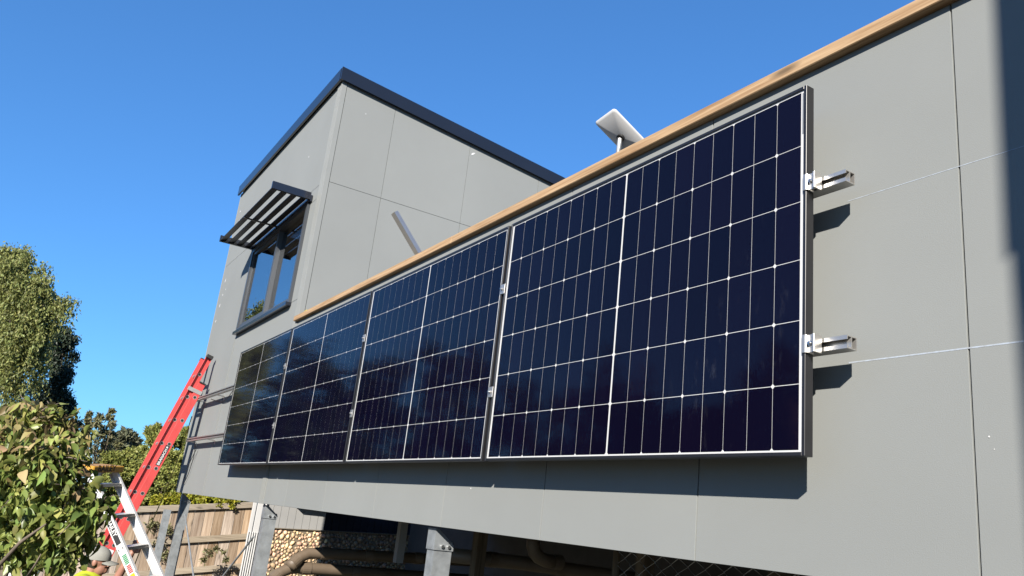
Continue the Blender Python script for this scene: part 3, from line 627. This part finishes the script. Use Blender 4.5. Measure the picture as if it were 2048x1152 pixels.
# chain-link panel under the floor at right
t = thing('mesh_panel', 'chain-link wire panel under the wall at the right of the frame', 'mesh fence', (-1.1,.42,-.3))
b = MB(); nW = 46; y_ = .42; c_ = .048; x0 = -1.42
for i in range(nW):
    xx = x0+i*c_; path = []
    for k in range(17):
        path.append((xx+(c_/2 if (k+i) % 2 else -c_/2)*1.06, y_+(.003 if k % 2 else -.003), 1.985-k*c_*.62))
    b.tube(path, .0021, 4, cap=False)
b.build('wire', 'wire', t, kind='stuff')
MB().tube([(x0-.03,y_,-.3),(x0-.03,y_,1.98)], .016, 10).build('frame_post', 'oldtimber', t)
MB().box(-.62,-.52,.50,.58,-.3,1.90).build('timber_stub', 'oldtimber', t)
# ------------------------------------------------------------------ vegetation
def cards(cent, size, aspect=.5, droop=0., rng=RNG, fold=.25):
    """one small folded leaf (two quads) at each centre, random orientation; droop pulls the long axis down"""
    n = len(cent); a = rng.normal(size=(n,3)); a[:,2] -= droop*2.2; a /= np.linalg.norm(a, axis=1)[:,None]
    q = rng.normal(size=(n,3)); s = np.cross(a, q); s /= np.linalg.norm(s, axis=1)[:,None]; nn = np.cross(a, s)
    sz = size*rng.uniform(.6, 1.35, n)[:,None]; hw = sz*aspect/2
    base = cent; mid = cent+a*sz*.5; tip = cent+a*sz
    L = cent+a*sz*.45+s*hw+nn*hw*fold; Rr = cent+a*sz*.45-s*hw+nn*hw*fold
    v = np.stack([base, L, tip, Rr], 1).reshape(-1,3)
    i = np.arange(n)[:,None]*4
    f = np.concatenate([i+np.array([[0,1,2]]), i+np.array([[0,2,3]])], 1).reshape(-1,3)
    return v, f
def npmesh(name, v, f, m, parent, kind=None):
    o = np.array(parent['_o']); me = bpy.data.meshes.new(name); me.from_pydata((v-o).tolist(), [], f.tolist()); me.update()
    ob = link(name, me, m, parent)
    if kind: ob['kind'] = kind
    return ob
def limbs(b, p, d, L, rad, depth, spread=.5, up=.2):
    steps = 4; path = [p]; q = Vector(p); dd = Vector(d).normalized()
    for i in range(steps):
        dd = (dd+Vector((random.uniform(-1,1),random.uniform(-1,1),random.uniform(-1,1)))*.13+Vector((0,0,up*.2))).normalized(); q = q+dd*L/steps; path.append(q.copy())
    b.tube(path, [rad*(1-.45*i/steps) for i in range(steps+1)], 7)
    if depth:
        for k in range(3):
            nd = (dd+Vector((random.uniform(-1,1),random.uniform(-1,1),random.uniform(-.4,.9)))*spread).normalized(); limbs(b, path[-1-(k==2)], nd, L*.68, rad*.52, depth-1, spread, up)
def blob_points(c, r, n, rng=RNG, shell=.55, squash=1.):
    d = rng.normal(size=(n,3)); d /= np.linalg.norm(d, axis=1)[:,None]
    lump = 1+.22*np.sin(d[:,0]*5+c[0]*3)+.18*np.sin(d[:,2]*7+c[1]*5)+.15*np.sin(d[:,1]*9+c[2]*4)
    rad = r*lump*(shell+(1-shell)*rng.random(n)**.6)
    p = d*rad[:,None]; p[:,2] *= squash; return p+np.array(c)
def tree(name, label, base, trunk_r, clumps, leaf, size, aspect, per, group=None, droop=0., cat='tree', limbdepth=2, weep=0., shell=.5, sub=5):
    t = thing(name, label, cat, tuple(base), group)
    b = MB(); top = sum((Vector(c[0]) for c in clumps), Vector())/len(clumps); bs = Vector(base)
    tp = bs+(Vector((top.x, top.y, 0))-Vector((bs.x, bs.y, 0)))*.5; tp.z = bs.z+(top.z-bs.z)*.55
    b.tube([bs, bs.lerp(tp, .35)+Vector((.06,.02,0)), bs.lerp(tp, .7)-Vector((.04,.03,0)), tp], [trunk_r, trunk_r*.85, trunk_r*.7, trunk_r*.55], 9)
    for c, r_ in clumps:
        m_ = tp.lerp(Vector(c), .5)+Vector((random.uniform(-1,1),random.uniform(-1,1),.3))*r_*.25
        b.tube([tp, m_, Vector(c)], [trunk_r*.24, trunk_r*.16, trunk_r*.07], 6)
        for _ in range(4):
            e = Vector(c)+Vector((random.uniform(-1,1),random.uniform(-1,1),random.uniform(-.6,1)))*r_*.8; b.tube([Vector(c), Vector(c).lerp(e,.5)+Vector((0,0,r_*.1)), e], [trunk_r*.07, trunk_r*.05, trunk_r*.02], 5)
    b.build('trunk', 'bark', t, smooth=True)
    V, Fc, off = [], [], 0
    if weep: clumps = [(tuple(q), r_*RNG.uniform(.30, .55)) for c, r_ in clumps for q in blob_points(np.array(c), r_*.80, 7, shell=.6)]; per = per/6
    for c, r_ in clumps:
        if weep:                                            # hanging strands off a rounded bough
            ns = int(per/weep); st_ = blob_points(np.array(c), r_, ns, shell=.35, squash=.7); pts = []
            for s in st_:
                Lh = r_*RNG.uniform(.6, 2.6); k = weep; tt = np.linspace(0, 1, k); sway = RNG.normal(size=2)*.10*r_
                out = (s-np.array(c))[:2]; out = out/(np.linalg.norm(out)+1e-6)*r_*.22
                pp = np.stack([s[0]+(sway[0]+out[0])*np.sqrt(tt), s[1]+(sway[1]+out[1])*np.sqrt(tt), s[2]-Lh*tt**1.2], 1)+RNG.normal(size=(k,3))*size*.45
                pts.append(pp)
            pts = np.concatenate(pts)
        else:                                               # sub-tufts so the outline breaks up
            cs = blob_points(np.array(c), r_*.8, max(4, int(sub*6)), shell=shell); n1 = max(1, int(per/len(cs)))
            pts = np.concatenate([blob_points(q, r_*RNG.uniform(.16,.34), n1, shell=.15) for q in cs])
        v, f = cards(pts, size, aspect, droop); V.append(v); Fc.append(f+off); off += len(v)
    npmesh('crown', np.concatenate(V), np.concatenate(Fc), leaf, t)
    return t
def clumps_px(lst, D, jit=.5): return [(tuple(at(x, y, D+random.uniform(-jit, jit))), r_*D/FPX) for x, y, r_ in lst]
random.seed(21)
GZ = -.3
def gbase(x, D): p = at(x, 960, D); return Vector((p.x, p.y, GZ))
def weeping(name, label, base, D, hub, tips, leaf, size, strands, hang, group=None, trunk_r=.2):
    # arching boughs from a hub, every bough hung with leafy strands
    t = thing(name, label, 'tree', tuple(base), group); b = MB(); H = [at(x, y, D) for x, y in hub]
    b.tube([base, Vector((base.x, base.y, H[-1].z-1.2)), H[-1], H[0]], [trunk_r, trunk_r*.8, trunk_r*.5, trunk_r*.25], 9)
    P = []
    for x, y, dd in tips:
        tip = at(x, y, D+dd); h = H[random.randrange(len(H))].lerp(H[0], .3); L = (tip-h).length
        mid = h.lerp(tip, .55)+Vector((0, 0, .22*L+.12)); path = []
        for k in range(9):
            u = k/8; path.append(h*(1-u)**2+mid*2*u*(1-u)+tip*u*u)
        b.tube(path, [.030*(1-.85*k/8) for k in range(9)], 5)
        ns = strands if x > -20 else strands//2
        for _ in range(ns):
            u = .30+.70*random.random()**.75; k = min(7, int(u*8)); q = path[k].lerp(path[k+1], u*8-k)
            q = q+Vector((random.gauss(0,1), random.gauss(0,1), random.gauss(0,.6)))*(.03+.055*(1-abs(u-.6)))
            Lh = hang*random.uniform(.25, 1.)*(.55+.45*random.random()); n_ = int(Lh/size*2.3)+3; tt = np.linspace(0, 1, n_); sw = RNG.normal(size=2)*.07
            P.append(np.stack([q.x+sw[0]*tt, q.y+sw[1]*tt, q.z-Lh*tt], 1)+RNG.normal(size=(n_,3))*size*.42)
    b.build('trunk', 'bark', t, smooth=True)
    v, f = cards(np.concatenate(P), size, .42, .8); npmesh('crown', v, f, leaf, t)
weeping('weeping_tree', 'tall yellow-green weeping tree at the left edge of the photo', gbase(-30, 17.5), 17.2, [(0,600),(-20,660),(-10,720),(-30,800)],
    [(62,502,0),(30,488,.2),(92,528,0),(10,492,.3),(50,492,.3),(100,556,-.2),(112,585,.1),(146,598,0),(128,622,-.2),(112,650,0),(20,520,-.4),(45,550,-.5),(72,575,-.5),(25,590,-.6),(88,610,-.5),(55,630,-.7),(20,650,-.8),(80,665,-.6),(40,690,-.8),(98,690,-.3),(65,725,-.7),(20,740,-.8),(90,745,-.4),(45,775,-.6),(10,560,.6),(-40,520,0),(-70,560,0),(-60,620,-.5),(-80,680,0),(-60,740,-.5),(-90,620,.4),(-40,580,-.7),(-50,800,0)], 'lf_weep', .072, 120, 1.0)
tree('dark_tree', 'dark green tree hanging just right of the weeping tree', gbase(110, 20), .18,
     clumps_px([(128,672,24),(118,710,30),(130,745,22),(105,780,36),(128,800,26),(138,835,22),(95,830,34),(60,800,40)], 19.5, .5), 'lf_dark', .075, .45, 2800, droop=.7, weep=10)
tree('twiggy_shrub', 'sparse shrub with upright leafy twigs against the sky beside the bush', gbase(200, 15.2), .06,
     clumps_px([(178,829,5),(174,842,9),(179,856,11),(172,872,15),(172,890,14),(200,835,7),(195,848,11),(202,862,14),(198,878,17),(223,823,5),(219,836,8),(224,850,10),(217,864,13),(218,880,13),(190,898,18),(212,900,18),(168,912,20),(195,920,22),(222,915,20),(180,945,24),(210,945,24),(236,890,6)], 15, .25), 'lf_olive', .062, .42, 240, cat='shrub', sub=3, shell=.0)
tree('tall_gum', 'distant dark gum tree between the twiggy shrub and red ladder', gbase(248, 60), .5,
     clumps_px([(232,880,16),(250,874,16),(265,884,13),(240,892,18),(262,895,16),(222,898,12)], 60, 2), 'lf_gum', .45, .45, 700, sub=5)
tree('feathery_conifer', 'feathery green conifer tip showing left of the red ladder', gbase(315, 16.5), .1,
     clumps_px([(300,868,10),(312,862,9),(322,876,14),(305,886,14),(330,872,12),(345,880,16),(318,895,18),(372,868,10),(380,884,16),(365,890,16)], 16.5, .3), 'lf_hedge', .10, .3, 900, droop=-.6, sub=4)
hd = [(255,925,24),(240,950,26),(280,915,22),(300,935,26),(270,965,28),(310,970,26),(340,925,28),(350,960,28),(385,915,24),(330,995,24),(290,995,24),(250,985,24),(375,950,26),(390,985,26),(420,990,24),(230,920,20),(215,960,24),(200,990,26),(450,1000,22),(480,1005,20)]
tree('hedge', 'dense green hedge behind the paling fence', gbase(330, 14.6), .09, clumps_px(hd, 14.6, .35), 'lf_hedge', .062, .5, 4200, cat='hedge', shell=.75, sub=9)
tree('lime_shrub', 'bright yellow-green shrub just above the fence top', gbase(400, 13.7), .05,
     clumps_px([(330,1000,12),(355,998,12),(385,998,13),(410,1000,13),(440,1001,11),(465,1003,10),(310,1003,9)], 13.6, .15), 'lf_lime', .055, .5, 700, cat='shrub', sub=4)
tree('mirrored_shrub', 'unseen shrub behind the fence, added to fill the reflection in the left panel', (-16.2,-3.4,GZ), .08, [((-16.4+random.uniform(-.6,.6), -3.5+random.uniform(-1.9,1.7), z_), .95) for z_ in (.6,1.,1.4,1.8,2.2,2.5,2.8,3.0,2.0,2.6,3.2,2.9,3.3,2.4)], 'lf_dark', .10, .5, 1500, cat='shrub')  # hidden shrub, added to keep low sky out of the panel reflection
def creeper(label, pxs, D, n=160):
    t = thing('creeper', label, 'creeper', tuple(at(*pxs[0][:2], D)), 'creepers on the fence'); pts = np.concatenate([blob_points(np.array(at(x, y, D)), r_*D/FPX, n, shell=.1) for x, y, r_ in pxs])
    b = MB(); b.tube([at(x, y, D+.03) for x, y, _ in pxs], .006, 5); b.build('stem', 'twig', t)
    v, f = cards(pts, .05, .55); npmesh('leaves', v, f, 'lf_olive', t, 'stuff')
creeper('leafy creeper climbing the fence behind the galvanised channel post', [(305,1050,14),(318,1085,12),(325,1110,14),(335,1060,9)], 12.9)
creeper('small leafy creeper on the lower fence near the brace rod', [(418,1105,9),(432,1098,6),(408,1120,6)], 12.9, 70)
creeper('tiny leafy creeper on the fence right of the brace rod', [(447,1104,5),(452,1120,4)], 12.9, 50)

# foreground bush: branches, big leaves built one by one, small ones in a mass
def leafgeo(fold, curl):
    xs_ = [0, .12, .32, .55, .78, 1.0]; ws = [.012, .17, .27, .245, .125, .0]; v = []; f = []
    for i, (x, w_) in enumerate(zip(xs_, ws)):
        z = -curl*x*x; v += [(x, w_, z+fold*w_), (x, 0, z), (x, -w_, z+fold*w_)]
    for i in range(5):
        a = i*3; f += [(a, a+3, a+4, a+1), (a+1, a+4, a+5, a+2)]
    return v, f
LG_ = [leafgeo(.30,.10), leafgeo(.65,.22), leafgeo(.15,-.08), leafgeo(.45,.38)]
bush = thing('leafy_bush', 'large-leaved green bush with browning top leaves in the left foreground', 'bush', tuple(gbase(60, 5.0)))
BM = []
for vv, ff in LG_:
    for mm in ('lo_bush', 'lo_lime', 'lo_aut'):
        b = MB(); b.v = vv; b.f = ff; me = b.mesh('leaf', smooth=True); me.materials.append(M[mm]); BM.append(me)
random.seed(5)
cl = [(10,850,50,5.1),(60,838,48,5.0),(110,845,46,5.0),(140,880,44,5.0),(30,905,70,4.9),(100,920,66,4.8),(152,930,36,4.9),(40,985,80,4.8),(130,985,60,4.8),(178,985,26,5.0),(15,1060,64,4.8),(90,1050,64,4.7),(160,1040,48,4.7),(205,1010,22,4.9),(130,1100,44,4.7),(60,1110,40,4.8),(178,1075,22,4.8),(-40,950,90,5.0),(-40,1080,90,5.0),(225,1000,10,5.0)]
b = MB(); bb = gbase(60, 5.0)
br = [(bb+Vector((0,0,.0)), at(60,1152,4.95)), (bb, at(10,1140,4.9)), (bb, at(110,1140,5.0))]
for a_, c_ in br: b.tube([a_, a_.lerp(c_,.5)+Vector((.05,.03,0)), c_], [.035,.03,.024], 8)
src = [at(60,1152,4.95), at(10,1140,4.9), at(110,1140,5.0)]
for x, y, r_, D in cl:
    s_ = src[random.randrange(3)]; e = at(x, y, D); m_ = s_.lerp(e, .5)+Vector((random.uniform(-.1,.1),random.uniform(-.1,.1),random.uniform(-.02,.12)))
    b.tube([s_, s_.lerp(m_,.5)+Vector((0,0,.03)), m_, e], [.018,.014,.010,.005], 6)
    for _ in range(6):
        e2 = e+Vector((random.uniform(-1,1),random.uniform(-1,1),random.uniform(-.7,1)))*r_*D/FPX; b.tube([e, e.lerp(e2,.5)+Vector((0,0,.02)), e2], [.006,.004,.002], 5)
b.tube([at(-5,1135,4.5), at(40,1085,4.5), at(92,1048,4.5)], [.012,.010,.005], 7); b.tube([at(55,1152,4.55), at(70,1130,4.5), at(82,1108,4.5)], [.007,.006,.003], 6)
b.build('branches', 'twig', bush, smooth=True)
leaves = []
for x, y, r_, D in cl:
    n_ = int(330*(r_/60)**2)+16
    for p in blob_points(np.array(at(x, y, D)), r_*D/FPX*.92, n_, shell=.25):
        h = p[2]-2.03; aut = max(0, min(.65, .15+(h)*.9)); q = random.random()
        mi = 2 if q < aut*.75 else (1 if q < aut+.3 else 0)
        L = random.uniform(.028, .062) if random.random() < .66 else random.uniform(.055, .105)
        leaves.append((Vector(p), L, mi, random.randrange(4)))
def leafmat(p):
    yaw = random.uniform(0, 6.283); pitch = random.gauss(.8, .65); roll = random.gauss(0, .8)
    return Matrix.Rotation(yaw, 3, 'Z') @ Matrix.Rotation(pitch, 3, 'Y') @ Matrix.Rotation(roll, 3, 'X')
inview = lambda p: 0 < 1024+FPX*(p-CAM_POS).dot(CR)/(p-CAM_POS).dot(CF) < 260
leaves.sort(key=lambda l: (-1 if inview(l[0]) else 0)*l[1]/(l[0]-CAM_POS).length)
big, small = leaves[:290], leaves[290:]
for p, L, mi, gi in big:
    o = link('leaf', BM[gi*3+mi], None, bush, p); o.scale = (L,)*3; o.rotation_euler = leafmat(p).to_euler()
for mi, mm in enumerate(('lf_bush', 'lf_hedge', 'lf_autumn')):
    b = MB()
    for p, L, m_, gi in small:
        if m_ != mi: continue
        rm = leafmat(p); b.add([p+rm @ (Vector(v)*L) for v in LG_[gi][0]], LG_[gi][1])
    o = b.build('leaves', mm, bush, smooth=True); o['kind'] = 'stuff'

# trees and a house across the garden, mirrored in the panels and the window
def refl_clumps(c, r, n):
    return [((c[0]+random.uniform(-r,r), c[1]+random.uniform(-r,r), c[2]+random.uniform(-.6,.7)*r), r*random.uniform(.5,.75)) for _ in range(n)]
for k, (gx_, gy_, hh) in enumerate(((-27,-6.5,8.4),(-24,-8.6,7.8),(-21,-10.6,8.2),(-19,-13.6,8.0),(-14.8,-19,9.2),(-9,-19.5,8.0))):
    tree('garden_tree', ['broad dark tree across the garden, farthest left of the row', 'second dark tree from the left across the garden', 'third dark tree from the left across the garden', 'dark tree left of the brick house across the garden', 'tall dark tree behind the brick house', 'dark tree right of the brick house'][k], (gx_,gy_,GZ), .3,
         [((gx_+random.uniform(-1.6,1.6), gy_+random.uniform(-1.6,1.6), hh*f_), 1.5) for f_ in (.12,.25,.35,.45,.55,.62,.70,.78)], 'lf_dark', .20, .5, 1300, group='trees across the garden')
nb = thing('neighbour_house', 'brick house with terracotta roof mirrored in the solar panels', 'house', (-15,-14,GZ))
MB().box(-19,-10,-18,-12.4,GZ,3.2).build('wall', 'brick', nb)
MB().add([(-19.5,-18.5,3.1),(-9.5,-18.5,3.1),(-9.5,-11.9,3.1),(-19.5,-11.9,3.1),(-16.5,-15.2,6.0),(-12.5,-15.2,6.0)], [(0,1,5,4),(2,3,4,5),(1,2,5),(3,0,4),(3,2,1,0)]).build('roof', 'tile', nb)
for x in (-17.5,-14.2,-11.6):
    wv = MB().box(x-.6,x+.6,-12.39,-12.33,.9,2.3).build('window', 'white', nb); MB().box(x-.52,x+.52,-12.329,-12.32,.98,2.22).build('pane', 'wglass', wv)

# ------------------------------------------------------------------ the man in the cap
hc = at(196,1122,7.35)                                    # centre of the head
fwd = Vector((.38,.92,0)).normalized(); rt = Vector((fwd.y,-fwd.x,0)); up = Vector((0,0,1))
man = thing('person', 'person in grey cap and yellow high-visibility top holding the white step ladder', 'person', (hc.x, hc.y, GZ))
def loc(r_, f_, z): return Vector((hc.x, hc.y, hc.z))+rt*r_+fwd*f_+up*z
hand = at(273,1090,7.12)
def cap_(b, path, rad, seg=12):
    # closed tapered limb with rounded ends
    path = [Vector(p) for p in path]; d0 = (path[0]-path[1]).normalized(); d1 = (path[-1]-path[-2]).normalized()
    P = [path[0]+d0*rad[0]*.95, path[0]+d0*rad[0]*.6]+path+[path[-1]+d1*rad[-1]*.6, path[-1]+d1*rad[-1]*.95]; Rr = [rad[0]*.25, rad[0]*.8]+list(rad)+[rad[-1]*.8, rad[-1]*.25]
    b.tube(P, Rr, seg)
def ell(b, c, ar, af, az, tilt=0.):
    o = []; U, Vn = 16, 10
    for j in range(Vn+1):
        ph = math.pi*j/Vn
        for i in range(U): a = 2*math.pi*i/U; o.append(Vector(c)+rt*ar*math.sin(ph)*math.cos(a)+fwd*af*math.sin(ph)*math.sin(a)+up*az*math.cos(ph))
    b.add(o, [(j*U+i, j*U+(i+1)%U, (j+1)*U+(i+1)%U, (j+1)*U+i) for j in range(Vn) for i in range(U)])
b = MB()
ell(b, loc(0,-.005,.02), .077, .098, .105); ell(b, loc(0,.035,-.055), .056, .060, .068); ell(b, loc(0,.075,-.075), .03, .028, .03)   # skull, jaw, chin
cap_(b, [loc(0,.092,.01), loc(0,.112,-.025)], [.010,.016], 8); ell(b, loc(0,.098,-.052), .026, .012, .012)                             # nose, lips
for s in (-1, 1): ell(b, loc(s*.078,-.005,-.012), .012, .022, .033); ell(b, loc(s*.032,.082,.012), .014, .012, .010); ell(b, loc(s*.033,.082,.032), .022, .014, .008)
cap_(b, [loc(0,-.03,-.05), loc(0,-.045,-.13), loc(0,-.05,-.19)], [.056,.056,.066])
SH = -.185; GR = GZ-hc.z
cap_(b, [loc(-.15,-.05,SH), loc(.15,-.05,SH)], [.062,.062]); cap_(b, [loc(0,-.05,SH-.02), loc(0,-.04,SH-.25), loc(0,-.05,SH-.50), loc(0,-.05,SH-.60)], [.12,.135,.125,.14], 16)
for s in (-1, 1):
    cap_(b, [loc(s*.085,-.05,SH-.60), loc(s*.10,-.03,SH-1.0), loc(s*.10,-.06,GR+.09)], [.09,.062,.045]); cap_(b, [loc(s*.10,-.07,GR+.045), loc(s*.115,.12,GR+.035)], [.042,.036])
el = loc(.23,.20,SH-.10); wr = hand+(el-hand).normalized()*.085
cap_(b, [loc(.185,-.05,SH-.01), loc(.215,.06,SH-.045), el], [.056,.048,.040]); cap_(b, [el, el.lerp(wr,.4), wr], [.040,.038,.026])
ll = loc(-.26,.02,SH-.28); lw = loc(-.24,.22,SH-.38)
cap_(b, [loc(-.185,-.05,SH-.01), ll], [.056,.040]); cap_(b, [ll, lw], [.040,.026])
def hand_(b, wrist, d, side, pn):
    d = d.normalized(); pn = (pn-d*pn.dot(d)).normalized(); sd = d.cross(pn)*side
    for k in (-1.5,-.5,.5,1.5): cap_(b, [wrist-d*.005, wrist+d*.045+sd*k*.012, wrist+d*.085+sd*k*.019], [.015,.014,.012], 8)
    for k, L in ((-1.5,.062),(-.5,.078),(.5,.084),(1.5,.072)):
        r0 = wrist+d*.085+sd*k*.020; cap_(b, [r0, r0+d*L*.42+pn*L*.10, r0+d*L*.62+pn*L*.48, r0+d*L*.48+pn*L*.80], [.0098,.0092,.0086,.0078], 8)
    r0 = wrist+d*.03+sd*.032; cap_(b, [r0, r0+sd*.022+d*.022+pn*.01, r0+sd*.016+d*.050+pn*.03], [.0125,.0108,.0095], 8)
hand_(b, wr, hand-wr, 1, -CF+up*.2*-1); hand_(b, lw, lw-ll, -1, rt)
body = b.build('body', 'skin', man, smooth=True)
rm_ = body.modifiers.new('remesh', 'REMESH'); rm_.mode = 'VOXEL'; rm_.voxel_size = .0065; rm_.use_smooth_shade = True
sm_ = body.modifiers.new('smooth', 'SMOOTH'); sm_.factor = .5; sm_.iterations = 3
def cloth(name, m, fn, vox=.012):
    b = MB(); fn(b); o = b.build(name, m, man, smooth=True); q = o.modifiers.new('remesh', 'REMESH'); q.mode = 'VOXEL'; q.voxel_size = vox; q.use_smooth_shade = True
    s = o.modifiers.new('smooth', 'SMOOTH'); s.factor = .5; s.iterations = 2; return o
def shirt(b):
    cap_(b, [loc(-.16,-.05,SH), loc(.16,-.05,SH)], [.078,.078]); cap_(b, [loc(0,-.05,SH-.03), loc(0,-.04,SH-.25), loc(0,-.05,SH-.50), loc(0,-.05,SH-.62)], [.145,.155,.15,.16], 16)
    cap_(b, [loc(.19,-.05,SH-.01), loc(.215,.06,SH-.045), el, el.lerp(wr,.25)], [.074,.066,.056,.052]); cap_(b, [loc(-.19,-.05,SH-.01), ll, ll.lerp(lw,.25)], [.074,.058,.052])
cloth('shirt', 'hivis', shirt)
def trou(b):
    cap_(b, [loc(-.05,-.05,SH-.62), loc(.05,-.05,SH-.62)], [.155,.155])
    for s in (-1, 1): cap_(b, [loc(s*.085,-.05,SH-.62), loc(s*.10,-.03,SH-1.0), loc(s*.10,-.06,GR+.11)], [.115,.085,.075])
cloth('trousers', 'navy', trou)
def boots(b):
    for s in (-1, 1): cap_(b, [loc(s*.10,-.08,GR+.05), loc(s*.115,.12,GR+.042)], [.055,.045]); cap_(b, [loc(s*.10,-.065,GR+.06), loc(s*.10,-.06,GR+.14)], [.055,.058])
cloth('boots', 'hair', boots)
def collar(b): cap_(b, [loc(0,-.05,-.150), loc(0,-.052,-.205)], [.080,.105], 16)
cloth('collar', 'navy', collar, .008)
def hairf(b): ell(b, loc(0,-.022,.012), .083, .092, .10)
b = MB(); hairf(b); hr = b.build('hair', 'hair', man, smooth=True)
# cap: crown shell and curved peak
b = MB(); U, Vn = 24, 7; o = []
for j in range(Vn+1):
    ph = math.pi*.5*j/Vn
    for i in range(U): a = 2*math.pi*i/U; o.append(loc(.090*math.sin(ph)*math.cos(a), -.004+.112*math.sin(ph)*math.sin(a), .036+.098*math.cos(ph)))
for i in range(U): a = 2*math.pi*i/U; o.append(loc(.088*math.cos(a), -.004+.110*math.sin(a), .012))
b.add(o, [(j*U+i, j*U+(i+1)%U, (j+1)*U+(i+1)%U, (j+1)*U+i) for j in range(Vn+1) for i in range(U)])
capo = b.build('cap', 'cap', man, smooth=True)
b = MB(); top_, bot_ = [], []
for i in range(11):
    a = math.pi*(i/10); x = -.082*math.cos(a)
    for q in (0, 1): top_.append(loc(x*(1-.06*q), .085*math.sin(a)*.35+.06+q*(.095*math.sin(a)**.6), .018-abs(x)*.25-q*.020))
b.add(top_+[p-up*.005 for p in top_], [(2*i, 2*i+1, 2*i+3, 2*i+2) for i in range(10)]+[(22+2*i, 24+2*i, 25+2*i, 23+2*i) for i in range(10)]+[(2*i+1, 23+2*i, 25+2*i, 2*i+3) for i in range(10)])
b.build('peak', 'cap', capo, smooth=True)
for o in bpy.data.objects:
    if '_o' in o: del o['_o']
